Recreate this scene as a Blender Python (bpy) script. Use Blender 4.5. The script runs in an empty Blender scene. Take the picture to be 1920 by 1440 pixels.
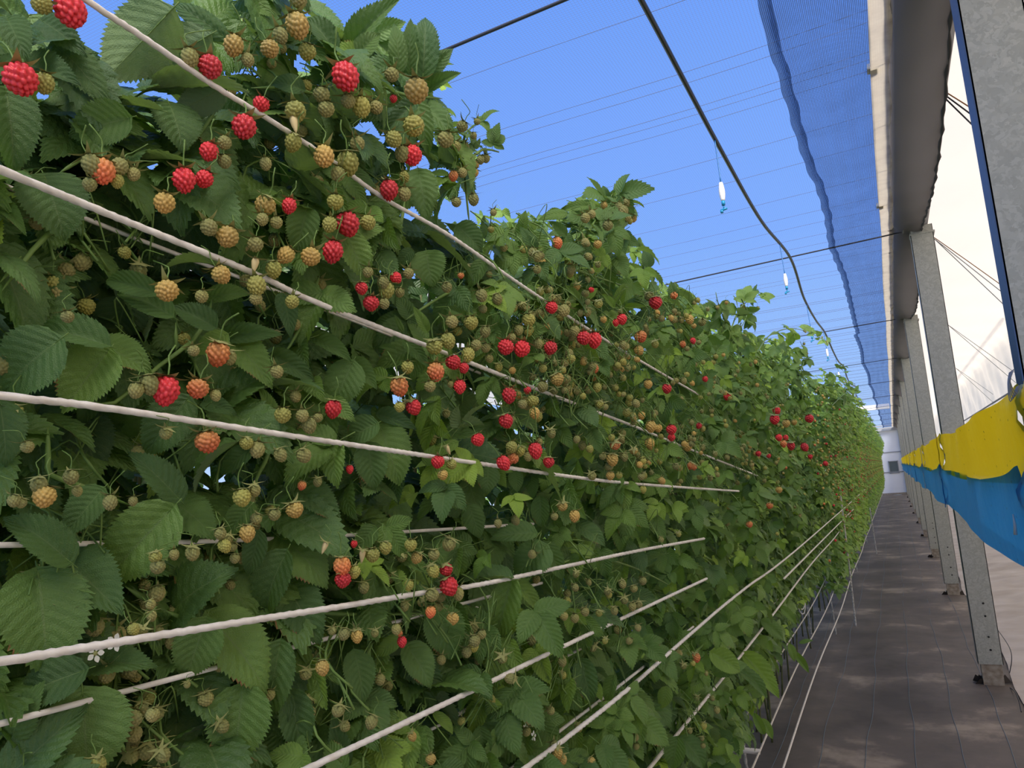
import bpy, math, random
import numpy as np
from mathutils import Vector, Matrix

# ------------------------------------------------------------------ camera, world, sun, exposure
sc = bpy.context.scene
COL = sc.collection
F, H = 1397.0, 1.45
_d1 = np.array([716, 147, F]); _up = np.array([-740, -(716 * -740 + F * F) / 147, F])
_d1 = _d1 / np.linalg.norm(_d1); _up = _up / np.linalg.norm(_up)
_x = np.cross(_up, _d1)
if _x[0] < 0: _x = -_x
M = np.array([_x, _d1, _up])                       # world = M @ (right, down, forward)
cam = bpy.data.objects.new('camera', bpy.data.cameras.new('camera')); COL.objects.link(cam)
cam.data.sensor_width = 36; cam.data.lens = F / 1920 * 36
cam.data.clip_start = .02; cam.data.clip_end = 200
R3 = M @ np.diag([1, -1, -1])
cam.matrix_world = Matrix(R3.tolist()).to_4x4(); cam.location = (0, 0, H)
sc.camera = cam
sc.view_settings.view_transform = 'Standard'; sc.view_settings.look = 'None'
sc.view_settings.gamma = 1; sc.view_settings.use_curve_mapping = False
sc.view_settings.exposure = 0.0
w = bpy.data.worlds.new('sky'); sc.world = w; w.use_nodes = True
nt = w.node_tree; nt.nodes.clear()
def N(nt, t, **k):
    n = nt.nodes.new(t)
    for a, b in k.items(): setattr(n, a, b)
    return n
tc = N(nt, 'ShaderNodeTexCoord'); sx = N(nt, 'ShaderNodeSeparateXYZ'); rp = N(nt, 'ShaderNodeValToRGB')
bg = N(nt, 'ShaderNodeBackground'); ow = N(nt, 'ShaderNodeOutputWorld')
nt.links.new(tc.outputs['Generated'], sx.inputs[0]); nt.links.new(sx.outputs['Z'], rp.inputs[0])
nt.links.new(rp.outputs[0], bg.inputs[0]); nt.links.new(bg.outputs[0], ow.inputs[0])
er = rp.color_ramp
er.elements[0].position = 0.0; er.elements[0].color = (.60, .76, 1.0, 1)
er.elements[1].position = 1.0; er.elements[1].color = (.10, .26, .84, 1)
for p, c in ((.10, (.36, .60, 1.08)), (.30, (.225, .455, 1.12)), (.62, (.145, .345, 1.0))):
    e = er.elements.new(p); e.color = (*c, 1)
bg.inputs[1].default_value = 1.0
sun = bpy.data.objects.new('sun', bpy.data.lights.new('sun', 'SUN')); COL.objects.link(sun)
sun.data.energy = 10.5; sun.data.angle = math.radians(34); sun.data.color = (1, .93, .81)
SUN_DIR = Vector((.44, -.60, .88)).normalized()
sun.rotation_euler = SUN_DIR.to_track_quat('Z', 'Y').to_euler()

# ------------------------------------------------------------------ pixel helpers (a pixel meets a world plane)
def ray(px, py): return M @ np.array([px - 960, py - 720, F])
def atX(px, py, x):
    r = ray(px, py); return r * (x / r[0]) + np.array([0, 0, H])
def atZ(px, py, z):
    r = ray(px, py); return r * ((z - H) / r[2]) + np.array([0, 0, H])
def atY(px, py, y):
    r = ray(px, py); return r * (y / r[1]) + np.array([0, 0, H])
def proj(p):
    q = M.T @ (np.asarray(p, float) - [0, 0, H])
    if q[2] < .02: return -9999, -9999, q[2]
    return q[0] / q[2] * F + 960, q[1] / q[2] * F + 720, q[2]

rng = np.random.default_rng(7); random.seed(7)

# ------------------------------------------------------------------ materials
def mat(name, col=(.5, .5, .5), rough=.6, spec=.4, metal=0.):
    m = bpy.data.materials.new(name); m.use_nodes = True
    b = m.node_tree.nodes['Principled BSDF']
    b.inputs['Base Color'].default_value = (*col, 1); b.inputs['Roughness'].default_value = rough
    b.inputs['Specular IOR Level'].default_value = spec; b.inputs['Metallic'].default_value = metal
    return m, m.node_tree, b
def link(nt, a, b): nt.links.new(a, b)
def math_(nt, op, a, b=None, clamp=False):
    n = N(nt, 'ShaderNodeMath', operation=op); n.use_clamp = clamp
    for i, v in enumerate((a, b)):
        if v is None: continue
        if isinstance(v, (int, float)): n.inputs[i].default_value = v
        else: link(nt, v, n.inputs[i])
    return n.outputs[0]
def mixc(nt, f, a, b, bt='MIX'):
    n = N(nt, 'ShaderNodeMix', data_type='RGBA', blend_type=bt)
    for i, v in ((0, f), (6, a), (7, b)):
        if isinstance(v, (int, float)): n.inputs[i].default_value = v
        elif isinstance(v, tuple): n.inputs[i].default_value = (*v, 1)
        else: link(nt, v, n.inputs[i])
    return n.outputs[2]
def noise(nt, scale, detail=3, coord=None, rough=.5):
    n = N(nt, 'ShaderNodeTexNoise'); n.inputs['Scale'].default_value = scale
    n.inputs['Detail'].default_value = detail; n.inputs['Roughness'].default_value = rough
    if coord is None: coord = N(nt, 'ShaderNodeTexCoord').outputs['Object']
    link(nt, coord, n.inputs['Vector']); return n.outputs['Fac']
def ramp(nt, f, stops):
    r = N(nt, 'ShaderNodeValToRGB'); link(nt, f, r.inputs[0]); e = r.color_ramp
    for i, (p, c) in enumerate(stops):
        el = e.elements[i] if i < 2 else e.elements.new(p)
        el.position = p; el.color = (*c, 1)
    return r.outputs[0]
def bump(nt, h, b, strength=.3, dist=.002):
    n = N(nt, 'ShaderNodeBump'); n.inputs['Strength'].default_value = strength; n.inputs['Distance'].default_value = dist
    link(nt, h, n.inputs['Height']); link(nt, n.outputs[0], b.inputs['Normal'])

def leaf_material():
    m, nt, b = mat('raspberry_leaf', rough=.5, spec=.5)
    uv = N(nt, 'ShaderNodeUVMap'); s = N(nt, 'ShaderNodeSeparateXYZ'); link(nt, uv.outputs[0], s.inputs[0])
    oi = N(nt, 'ShaderNodeObjectInfo'); oc = N(nt, 'ShaderNodeSeparateColor'); link(nt, oi.outputs['Color'], oc.inputs[0])
    au = math_(nt, 'ABSOLUTE', math_(nt, 'SUBTRACT', math_(nt, 'MULTIPLY', s.outputs[0], 2), 1))
    t = s.outputs[1]
    # lateral veins sweep forward from the midrib
    ph = math_(nt, 'FRACT', math_(nt, 'MULTIPLY', math_(nt, 'SUBTRACT', t, math_(nt, 'MULTIPLY', au, .26)), 9))
    vd = math_(nt, 'ABSOLUTE', math_(nt, 'SUBTRACT', ph, .5))
    lat = math_(nt, 'LESS_THAN', math_(nt, 'SUBTRACT', .5, vd), .055)
    mid = math_(nt, 'LESS_THAN', au, .03)
    vein = math_(nt, 'MAXIMUM', lat, mid)
    g = oc.outputs[0]                                # 0 dark mature .. 1 young bright
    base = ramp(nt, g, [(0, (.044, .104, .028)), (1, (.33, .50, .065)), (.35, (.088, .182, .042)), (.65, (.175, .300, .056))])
    rnd = mixc(nt, oi.outputs['Random'], (.60, .72, .78), (1.42, 1.30, 1.0))
    base = mixc(nt, 1.0, base, rnd, 'MULTIPLY')
    n1 = noise(nt, 60, 4)
    base = mixc(nt, math_(nt, 'MULTIPLY', n1, .5), base, mixc(nt, .6, base, (.16, .22, .07)))
    base = mixc(nt, math_(nt, 'MULTIPLY', mid, .45), base, (.20, .28, .10)); base = mixc(nt, math_(nt, 'MULTIPLY', lat, .16), base, (.20, .28, .10))
    # scorched margin and tip on the older leaves
    edge = math_(nt, 'MAXIMUM', au, math_(nt, 'POWER', t, 3))
    sc_ = math_(nt, 'ADD', math_(nt, 'SUBTRACT', edge, 1.12), math_(nt, 'MULTIPLY', noise(nt, 35, 2), .16))
    brown = math_(nt, 'MULTIPLY', math_(nt, 'MULTIPLY', math_(nt, 'GREATER_THAN', math_(nt, 'ADD', math_(nt, 'ADD', sc_, .03), math_(nt, 'MULTIPLY', math_(nt, 'SUBTRACT', noise(nt, 2.2, 2, uv.outputs[0]), .5), .75)), .05), .8), oc.outputs[1], True)
    base = mixc(nt, brown, base, (.30, .11, .045))
    geo = N(nt, 'ShaderNodeNewGeometry')
    under = mixc(nt, .62, base, (.20, .27, .155))
    col = mixc(nt, geo.outputs['Backfacing'], base, under)
    link(nt, col, b.inputs['Base Color'])
    rg = math_(nt, 'ADD', .42, math_(nt, 'MULTIPLY', geo.outputs['Backfacing'], .3)); link(nt, rg, b.inputs['Roughness'])
    hh = math_(nt, 'ADD', math_(nt, 'MULTIPLY', vd, -1.0), math_(nt, 'MULTIPLY', n1, .8))
    bump(nt, hh, b, .8, .0018)
    tr = N(nt, 'ShaderNodeBsdfTranslucent'); link(nt, mixc(nt, 1.0, col, (1.5, 1.6, .55), 'MULTIPLY'), tr.inputs[0])
    mx = N(nt, 'ShaderNodeMixShader'); mx.inputs[0].default_value = .27
    out = [n for n in nt.nodes if n.type == 'OUTPUT_MATERIAL'][0]
    link(nt, b.outputs[0], mx.inputs[1]); link(nt, tr.outputs[0], mx.inputs[2]); link(nt, mx.outputs[0], out.inputs[0])
    return m
LEAF = leaf_material()
def berry_material(name, low, high, rough, spec, fuzz):
    m, nt, b = mat(name, rough=rough, spec=spec)
    tc = N(nt, 'ShaderNodeTexCoord'); s = N(nt, 'ShaderNodeSeparateXYZ'); link(nt, tc.outputs['Generated'], s.inputs[0])
    oi = N(nt, 'ShaderNodeObjectInfo')
    f = math_(nt, 'ADD', s.outputs[2], math_(nt, 'MULTIPLY', math_(nt, 'SUBTRACT', noise(nt, 160, 2), .5), .9), True)
    c = mixc(nt, f, low, high)
    c = mixc(nt, 1.0, c, mixc(nt, oi.outputs['Random'], (.8, .82, .8), (1.15, 1.1, 1.05)), 'MULTIPLY')
    if fuzz: c = mixc(nt, math_(nt, 'MULTIPLY', noise(nt, 900, 2), fuzz), c, (.44, .37, .19))
    link(nt, c, b.inputs['Base Color'])
    b.inputs['Subsurface Weight'].default_value = .12 if not fuzz else .0
    b.inputs['Subsurface Radius'].default_value = (.004, .0015, .001); b.inputs['Subsurface Scale'].default_value = 1
    bump(nt, noise(nt, 700, 2), b, .25, .0004)
    return m
BM = {'R': berry_material('ripe_red_drupelets', (.66, .020, .028), (.74, .040, .045), .34, .5, 0),
      'O': berry_material('blushing_orange_drupelets', (.74, .12, .045), (.66, .32, .09), .42, .45, 0),
      'Y': berry_material('amber_drupelets', (.58, .31, .07), (.54, .40, .10), .48, .4, .15),
      'G': berry_material('olive_drupelets', (.40, .33, .06), (.34, .36, .075), .55, .35, .2),
      'B': berry_material('downy_brown_green_drupelets', (.31, .255, .085), (.24, .265, .075), .7, .25, .22)}
CREAM, _, _ = mat('cream_receptacle', (.72, .55, .26), .6)
SEPAL, nt_, b_ = mat('sepal', rough=.7)
link(nt_, ramp(nt_, noise(nt_, 120, 3), [(.3, (.20, .28, .075)), (.7, (.42, .33, .13))]), b_.inputs['Base Color'])
STEM, nt_, b_ = mat('green_stem', rough=.55)
link(nt_, ramp(nt_, noise(nt_, 25, 3), [(.3, (.09, .17, .03)), (.7, (.19, .28, .06))]), b_.inputs['Base Color'])
CANE, nt_, b_ = mat('cane_bark', rough=.7)
link(nt_, ramp(nt_, noise(nt_, 30, 4), [(.3, (.055, .075, .022)), (.75, (.16, .15, .06))]), b_.inputs['Base Color'])
PETAL, _, _ = mat('white_petal', (.75, .73, .62), .6)
STRING, nt_, b_ = mat('white_twine', rough=.75)
link(nt_, ramp(nt_, noise(nt_, 90, 4), [(.3, (.72, .63, .53)), (.7, (.90, .82, .72))]), b_.inputs['Base Color'])
bump(nt_, noise(nt_, 1400, 2), b_, .3, .0005)

def galv():
    m, nt, b = mat('galvanised_steel', rough=.55, metal=.25, spec=.5)
    v = N(nt, 'ShaderNodeTexVoronoi'); v.inputs['Scale'].default_value = 75; v.inputs['Randomness'].default_value = 1
    tc = N(nt, 'ShaderNodeTexCoord'); nd = N(nt, 'ShaderNodeTexNoise'); nd.inputs['Scale'].default_value = 22; nd.inputs['Detail'].default_value = 5
    link(nt, tc.outputs['Object'], nd.inputs['Vector'])
    link(nt, mixc(nt, .12, tc.outputs['Object'], nd.outputs['Color'], 'ADD'), v.inputs['Vector'])
    s = N(nt, 'ShaderNodeSeparateColor'); link(nt, v.outputs['Color'], s.inputs[0])
    c = ramp(nt, s.outputs[0], [(.25, (.37, .37, .325)), (.95, (.49, .485, .43))])
    c = mixc(nt, math_(nt, 'MULTIPLY', noise(nt, 4, 4), .5), c, (.34, .335, .28))
    link(nt, c, b.inputs['Base Color'])
    link(nt, math_(nt, 'ADD', .42, math_(nt, 'MULTIPLY', s.outputs[1], .25)), b.inputs['Roughness'])
    return m
GALV = galv()
SKYREFL, _, _ = mat('blue_coated_edge', (.050, .098, .215), .5)  # blue sky reflected by a shaded steel side, put into the colour
DARKHOLE, _, _ = mat('bolt_hole', (.02, .02, .02), .8)
CONC, nt_, b_ = mat('concrete_footing', rough=.9)
link(nt_, ramp(nt_, noise(nt_, 30, 5), [(.3, (.22, .17, .12)), (.7, (.42, .36, .29))]), b_.inputs['Base Color'])
SOIL, _, _ = mat('torn_black_sheet', (.045, .036, .030), .8)
SEAM, _, _ = mat('net_seam_thread', (.12, .14, .22), .7)
WIRE, _, _ = mat('dark_wire', (.045, .045, .055), .5, metal=.5)
HOSE, _, _ = mat('black_hose', (.018, .015, .014), .38)
BLUETUBE, _, _ = mat('blue_tube', (.01, .10, .28), .4)
BLUENOZ, _, _ = mat('blue_nozzle', (.01, .22, .42), .4)
WHITEP, _, _ = mat('white_plastic', (.74, .70, .66), .5)
REBAR, nt_, b_ = mat('weathered_rod', rough=.7)
link(nt_, ramp(nt_, noise(nt_, 60, 4), [(.35, (.26, .25, .24)), (.6, (.62, .58, .53))]), b_.inputs['Base Color'])

def film(name, col, col2, spots, alpha):
    m, nt, b = mat(name, col, .28, .6)
    n1 = noise(nt, 3.5, 4)
    c = mixc(nt, n1, col, col2)
    v = N(nt, 'ShaderNodeTexVoronoi', feature='DISTANCE_TO_EDGE' if False else 'F1'); v.inputs['Scale'].default_value = 21
    link(nt, N(nt, 'ShaderNodeTexCoord').outputs['Object'], v.inputs['Vector'])
    c = mixc(nt, math_(nt, 'MULTIPLY', math_(nt, 'LESS_THAN', v.outputs['Distance'], .085), spots), c, (.05, .03, .01))
    link(nt, c, b.inputs['Base Color'])
    bump(nt, noise(nt, 14, 4), b, .5, .01)
    tr = N(nt, 'ShaderNodeBsdfTranslucent'); link(nt, c, tr.inputs[0])
    tp = N(nt, 'ShaderNodeBsdfTransparent'); tp.inputs[0].default_value = (*col, 1)
    mx = N(nt, 'ShaderNodeMixShader'); mx.inputs[0].default_value = .4
    my = N(nt, 'ShaderNodeMixShader'); my.inputs[0].default_value = alpha
    out = [n for n in nt.nodes if n.type == 'OUTPUT_MATERIAL'][0]
    link(nt, b.outputs[0], mx.inputs[1]); link(nt, tr.outputs[0], mx.inputs[2])
    link(nt, mx.outputs[0], my.inputs[1]); link(nt, tp.outputs[0], my.inputs[2]); link(nt, my.outputs[0], out.inputs[0])
    return m
YFILM = film('yellow_sticky_film', (1.0, .74, .014), (.92, .66, .01), 1, .04)
BFILM = film('blue_sticky_film', (.02, .27, .70), (.012, .21, .58), .8, .14)

def net_material(name, thread, open_, cell, width, axis=('X', 'Y'), tint=None, blotch=0.):
    """threads on a real sheet: transparent between them"""
    m = bpy.data.materials.new(name); m.use_nodes = True; nt = m.node_tree; nt.nodes.clear()
    tc = N(nt, 'ShaderNodeTexCoord'); s = N(nt, 'ShaderNodeSeparateXYZ'); link(nt, tc.outputs['Object'], s.inputs[0])
    f = None
    for a in axis:
        k = math_(nt, 'LESS_THAN', math_(nt, 'FRACT', math_(nt, 'MULTIPLY', s.outputs[a], 1 / cell)), width)
        f = k if f is None else math_(nt, 'MAXIMUM', f, k)
    f = math_(nt, 'ADD', math_(nt, 'MULTIPLY', f, 1 - open_), open_ * 0, True)
    df = N(nt, 'ShaderNodeBsdfDiffuse'); df.inputs[0].default_value = (*thread, 1)
    tl = N(nt, 'ShaderNodeBsdfTranslucent'); tl.inputs[0].default_value = (*thread, 1)
    ms = N(nt, 'ShaderNodeMixShader'); ms.inputs[0].default_value = .5
    link(nt, df.outputs[0], ms.inputs[1]); link(nt, tl.outputs[0], ms.inputs[2])
    tp = N(nt, 'ShaderNodeBsdfTransparent')
    if tint: tp.inputs[0].default_value = (*tint, 1)
    if blotch: f = math_(nt, 'ADD', f, math_(nt, 'MULTIPLY', math_(nt, 'SUBTRACT', noise(nt, 5, 4), .45), blotch), True)
    mx = N(nt, 'ShaderNodeMixShader'); link(nt, f, mx.inputs[0])
    link(nt, tp.outputs[0], mx.inputs[1]); link(nt, ms.outputs[0], mx.inputs[2])
    o = N(nt, 'ShaderNodeOutputMaterial'); link(nt, mx.outputs[0], o.inputs[0])
    return m
ROOFNET = net_material('clear_insect_net', (.14, .15, .20), .55, .012, .14)
SHADENET = net_material('blue_shade_net', (.045, .085, .19), .05, .006, .36, tint=(.78, .84, .97), blotch=.35)
HEMNET = net_material('blue_shade_net_hem', (.040, .075, .17), .0, .006, .60, tint=(.75, .82, .96))
BLACKNET = net_material('black_skirt_net', (.21, .19, .18), .0, .008, .92)

def curtain_mat():
    m, nt, b = mat('cream_plastic_sheet', (.80, .76, .70), .6)
    c = mixc(nt, noise(nt, 2.2, 3), (.84, .80, .74), (.76, .71, .65)); link(nt, c, b.inputs['Base Color'])
    wv = N(nt, 'ShaderNodeTexWave'); wv.inputs['Scale'].default_value = 22; wv.inputs['Distortion'].default_value = 2.5
    wv.bands_direction = 'Z'; link(nt, N(nt, 'ShaderNodeTexCoord').outputs['Object'], wv.inputs['Vector'])
    bump(nt, wv.outputs['Fac'], b, .25, .004)
    tr = N(nt, 'ShaderNodeBsdfTranslucent'); tr.inputs[0].default_value = (.72, .635, .53, 1)
    mx = N(nt, 'ShaderNodeMixShader'); mx.inputs[0].default_value = .55
    out = [n for n in nt.nodes if n.type == 'OUTPUT_MATERIAL'][0]
    link(nt, b.outputs[0], mx.inputs[1]); link(nt, tr.outputs[0], mx.inputs[2]); link(nt, mx.outputs[0], out.inputs[0])
    return m
CURTAIN = curtain_mat()
def floor_mat():
    m, nt, b = mat('woven_ground_cover', rough=.62, spec=.4)
    c = ramp(nt, noise(nt, 1.6, 6, rough=.62), [(.36, (.105, .083, .066)), (.56, (.19, .148, .116)), (.66, (.44, .34, .25))])  # palest stop paints soft sunlit patches into the ground cover colour
    n2 = noise(nt, 14, 5)
    c = mixc(nt, math_(nt, 'MULTIPLY', n2, .35), c, (.13, .105, .088))
    link(nt, c, b.inputs['Base Color'])
    w1 = N(nt, 'ShaderNodeTexWave'); w1.inputs['Scale'].default_value = 90; w1.bands_direction = 'Y'
    link(nt, N(nt, 'ShaderNodeTexCoord').outputs['Object'], w1.inputs['Vector'])
    bump(nt, math_(nt, 'ADD', n2, math_(nt, 'MULTIPLY', w1.outputs['Fac'], .25)), b, .5, .006)
    return m
FLOOR = floor_mat()
SHEET, nt_, b_ = mat('beige_ground_sheet', rough=.6)
link(nt_, ramp(nt_, noise(nt_, 3, 5), [(.3, (.44, .36, .30)), (.7, (.60, .52, .46))]), b_.inputs['Base Color'])
bump(nt_, noise(nt_, 5, 4), b_, .6, .02)
WHITEWALL, nt_, b_ = mat('white_end_wall', rough=.7)
link(nt_, ramp(nt_, noise(nt_, 1.2, 3), [(.3, (.80, .80, .82)), (.7, (.88, .88, .90))]), b_.inputs['Base Color'])
GREYPANE, _, _ = mat('grey_window_pane', (.12, .15, .155), .25)
GREYTRIM, _, _ = mat('grey_metal_trim', (.30, .31, .33), .5)
PALESTRIP, nt_, b_ = mat('weathered_pale_webbing', rough=.85)
wv = N(nt_, 'ShaderNodeTexWave'); wv.inputs['Scale'].default_value = 38; wv.bands_direction = 'X'; wv.inputs['Distortion'].default_value = .6
link(nt_, N(nt_, 'ShaderNodeTexCoord').outputs['Object'], wv.inputs['Vector'])
c_ = ramp(nt_, noise(nt_, 13, 5), [(.34, (.24, .17, .10)), (.60, (.56, .47, .36))])
link(nt_, mixc(nt_, math_(nt_, 'MULTIPLY', wv.outputs['Fac'], .35), c_, (.33, .26, .18)), b_.inputs['Base Color'])
tr_ = N(nt_, 'ShaderNodeBsdfTranslucent'); tr_.inputs[0].default_value = (.8, .7, .56, 1)
mx_ = N(nt_, 'ShaderNodeMixShader'); mx_.inputs[0].default_value = .32
out_ = [n for n in nt_.nodes if n.type == 'OUTPUT_MATERIAL'][0]
link(nt_, b_.outputs[0], mx_.inputs[1]); link(nt_, tr_.outputs[0], mx_.inputs[2]); link(nt_, mx_.outputs[0], out_.inputs[0])
GUTTER, _, _ = mat('dull_gutter_steel', (.16, .15, .145), .6, metal=.3)
ROPE, _, _ = mat('black_rope', (.03, .026, .022), .8)
RUST, _, _ = mat('rusty_wire', (.30, .15, .07), .8)

# ------------------------------------------------------------------ mesh helpers
class MB:
    def __init__(s): s.v = []; s.f = []; s.uv = []; s.mi = []; s.n = 0
    def add(s, v, f, uv=None, mi=0):
        v = np.asarray(v, float); s.v.append(v)
        s.f += [tuple(i + s.n for i in q) for q in f]; s.mi += [mi] * len(f)
        s.uv.append(np.zeros((len(v), 2)) if uv is None else np.asarray(uv, float)); s.n += len(v)
    def box(s, x0, x1, y0, y1, z0, z1, mi=0):
        v = [(x, y, z) for x in (x0, x1) for y in (y0, y1) for z in (z0, z1)]
        s.add(v, [(0, 1, 3, 2), (4, 6, 7, 5), (0, 4, 5, 1), (2, 3, 7, 6), (0, 2, 6, 4), (1, 5, 7, 3)], mi=mi)
    def tube(s, pts, r, n=6, mi=0, lobes=0, pitch=.02, caps=True):
        P = np.asarray(pts, float); k = len(P)
        r = np.full(k, r) if np.isscalar(r) else np.asarray(r, float)
        T = np.gradient(P, axis=0); T /= np.linalg.norm(T, axis=1)[:, None] + 1e-12
        a = np.array([0, 0, 1.]) if abs(T[0][2]) < .9 else np.array([1., 0, 0])
        u = np.cross(T, a); u /= np.linalg.norm(u, axis=1)[:, None] + 1e-12; v = np.cross(T, u)
        L = np.concatenate([[0], np.cumsum(np.linalg.norm(np.diff(P, axis=0), axis=1))])
        ang = np.arange(n) * 2 * math.pi / n
        A = np.tile(ang, (k, 1)); rr = np.tile(r[:, None], (1, n))
        if lobes: rr = rr * (1 + .16 * np.cos(lobes * (A + L[:, None] / pitch * 2 * math.pi / lobes)))
        V = P[:, None, :] + rr[..., None] * (np.cos(A)[..., None] * u[:, None, :] + np.sin(A)[..., None] * v[:, None, :])
        f = [(i * n + j, i * n + (j + 1) % n, (i + 1) * n + (j + 1) % n, (i + 1) * n + j) for i in range(k - 1) for j in range(n)]
        if caps: f += [tuple(range(n))[::-1], tuple((k - 1) * n + j for j in range(n))]
        s.add(V.reshape(-1, 3), f, mi=mi)
    def grid(s, V, uv=None, mi=0):
        a, b = V.shape[:2]
        f = [(i * b + j, (i + 1) * b + j, (i + 1) * b + j + 1, i * b + j + 1) for i in range(a - 1) for j in range(b - 1)]
        s.add(V.reshape(-1, 3), f, None if uv is None else uv.reshape(-1, 2), mi)
    def mesh(s, name, mats, smooth=True):
        me = bpy.data.meshes.new(name); V = np.concatenate(s.v)
        me.from_pydata(V.tolist(), [], s.f)
        for m in (mats if isinstance(mats, (list, tuple)) else [mats]): me.materials.append(m)
        me.polygons.foreach_set('material_index', s.mi)
        me.polygons.foreach_set('use_smooth', [smooth] * len(s.f))
        UV = np.concatenate(s.uv); l = me.uv_layers.new(name='UVMap')
        idx = np.empty(len(me.loops), int); me.loops.foreach_get('vertex_index', idx)
        l.data.foreach_set('uv', UV[idx].ravel()); me.update()
        return me
def put(name, me, parent=None, loc=(0, 0, 0), rot=None, scale=None, color=None):
    o = bpy.data.objects.new(name, me); COL.objects.link(o); o.location = loc
    if rot is not None: o.rotation_mode = 'QUATERNION'; o.rotation_quaternion = rot
    if scale is not None: o.scale = (scale,) * 3 if np.isscalar(scale) else scale
    if parent: o.parent = parent
    if color: o.color = color
    return o
def tag(o, label=None, cat=None, group=None, kind=None):
    if label: o['label'] = label
    if cat: o['category'] = cat
    if group: o['group'] = group
    if kind: o['kind'] = kind
    return o
def empty(name, loc=(0, 0, 0)):
    o = bpy.data.objects.new(name, None); COL.objects.link(o); o.location = loc; o.empty_display_size = .05; return o
def spline(pts, step=.03):
    P = np.asarray(pts, float); out = []
    for i in range(len(P) - 1):
        p0 = P[max(i - 1, 0)]; p1 = P[i]; p2 = P[i + 1]; p3 = P[min(i + 2, len(P) - 1)]
        n = max(2, int(np.linalg.norm(p2 - p1) / step))
        for t in np.arange(n) / n:
            out.append(.5 * ((2 * p1) + (-p0 + p2) * t + (2 * p0 - 5 * p1 + 4 * p2 - p3) * t * t + (-p0 + 3 * p1 - 3 * p2 + p3) * t ** 3))
    out.append(P[-1]); return np.array(out)

# ------------------------------------------------------------------ setting
PX0, PX1 = .31, .45
PY = [2.24 + 3.58 * i for i in range(10)]
ROOF = 3.05
def zf(x, y): return .006 * np.sin(2.1 * y + 3 * x) + .004 * np.sin(7 * x + 1.3 * y) + .003 * np.sin(11 * y - 5 * x)
b = MB(); xs = np.linspace(-4.2, .62, 60); ys = np.concatenate([np.linspace(-2, 12, 260), np.linspace(12.2, 38.2, 130)])
X, Y = np.meshgrid(xs, ys, indexing='ij'); b.grid(np.stack([X, Y, zf(X, Y)], -1)[::, ::-1])
floor = put('floor', b.mesh('floor', FLOOR)); tag(floor, kind='structure')
THREAD, _, _ = mat('pale_blue_marker_thread', (.16, .20, .23), .6)
for i, x in enumerate((-1.17, -.95, -.74, -.527, -.314, -.102, .116, .33)):
    yy = np.concatenate([np.linspace(.8, 8, 70), np.linspace(8.4, 37.8, 50)])
    xx = x + .008 * np.sin(yy * 2.3 + i * 2) + .004 * np.sin(yy * 7 + i)
    b = MB(); b.tube(np.stack([xx, yy, zf(xx, yy) + .0015], -1), .0016, 4); put('marker_thread', b.mesh('marker_thread', THREAD), floor)
b = MB(); xs = np.linspace(.5, 1.5, 22); ys = np.linspace(-2, 38.2, 420); X, Y = np.meshgrid(xs, ys, indexing='ij')
Z = .012 + .10 * ((X - .5) / 1.0) ** 1.6 + .012 * np.sin(5 * Y + 6 * X) * (X - .5) * 2 + .006 * np.sin(17 * Y - 9 * X)
b.grid(np.stack([X + .02 * np.sin(3.1 * Y), Y, Z], -1)[::, ::-1])
tag(put('floor_sheet', b.mesh('floor_sheet', SHEET)), kind='structure')
# cream side curtain: sagging sheet, gently pleated
b = MB(); pf = spline([(.33, 0, 3.135), (.8, 0, 3.09), (1.2, 0, 3.02), (1.40, 0, 2.92), (1.43, 0, 2.6), (1.40, 0, 1.5), (1.42, 0, .06)], .1)[:, [0, 2]]
ys = np.linspace(-2, 38.2, 500); Y, K = np.meshgrid(ys, np.arange(len(pf)), indexing='ij')
X = pf[K, 0] + .010 * np.sin(Y * 4.2 + K) + .006 * np.sin(Y * 11 + K); Z = pf[K, 1] + .008 * np.sin(Y * 5 + K * .3)
b.grid(np.stack([X, Y, Z], -1)); curt = tag(put('wall_right', b.mesh('wall_right', CURTAIN)), kind='structure')
# white screen of the neighbouring bay on the left
b = MB(); zs = np.linspace(2.2, 3.15, 12); ys = np.linspace(-2, 38.2, 200); Y, Z = np.meshgrid(ys, zs, indexing='ij')
X = -3.0 - .25 * (Z - 2.2) + .015 * np.sin(Y * 5) ; b.grid(np.stack([X, Y, Z], -1)); tag(put('wall_left', b.mesh('wall_left', CURTAIN)), kind='structure')
# end wall
b = MB(); b.box(-4.2, 1.45, 38.2, 38.35, 0, 2.95); we = tag(put('wall_end', b.mesh('wall_end', WHITEWALL, False)), kind='structure')
for z in (1.02, 1.92): b = MB(); b.box(-4.2, .40, 38.17, 38.2, z - .02, z + .02); put('rail', b.mesh('rail', GREYTRIM, False), we)
b = MB(); b.box(-4.2, 1.4, 38.05, 38.2, 0.0, .09); put('kerb', b.mesh('kerb', CONC, False), we)
b = MB(); b.box(-4.2, 1.4, 38.0, 38.2, 2.9, 3.06); b.box(-4.2, 1.4, 38.0, 38.2, 3.10, 3.16); put('lintel', b.mesh('lintel', GREYTRIM, False), we)
b = MB(); b.box(.36, .44, 38.0, 38.2, 0, 2.9); put('corner_post', b.mesh('corner_post', GREYTRIM, False), we)
wi = tag(empty('window_1', (-.03, 38.2, 1.24)), kind='structure')
b = MB()
for q in ((-.2, -.165, -.28, .28), (.165, .2, -.28, .28), (-.2, .2, -.28, -.25), (-.2, .2, .25, .28)): b.box(q[0], q[1], -.05, 0, q[2], q[3])
put('window_frame', b.mesh('window_frame', GREYTRIM, False), wi); b = MB(); b.box(-.165, .165, -.02, 0, -.25, .25); put('pane', b.mesh('pane', GREYPANE, False), wi)
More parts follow.
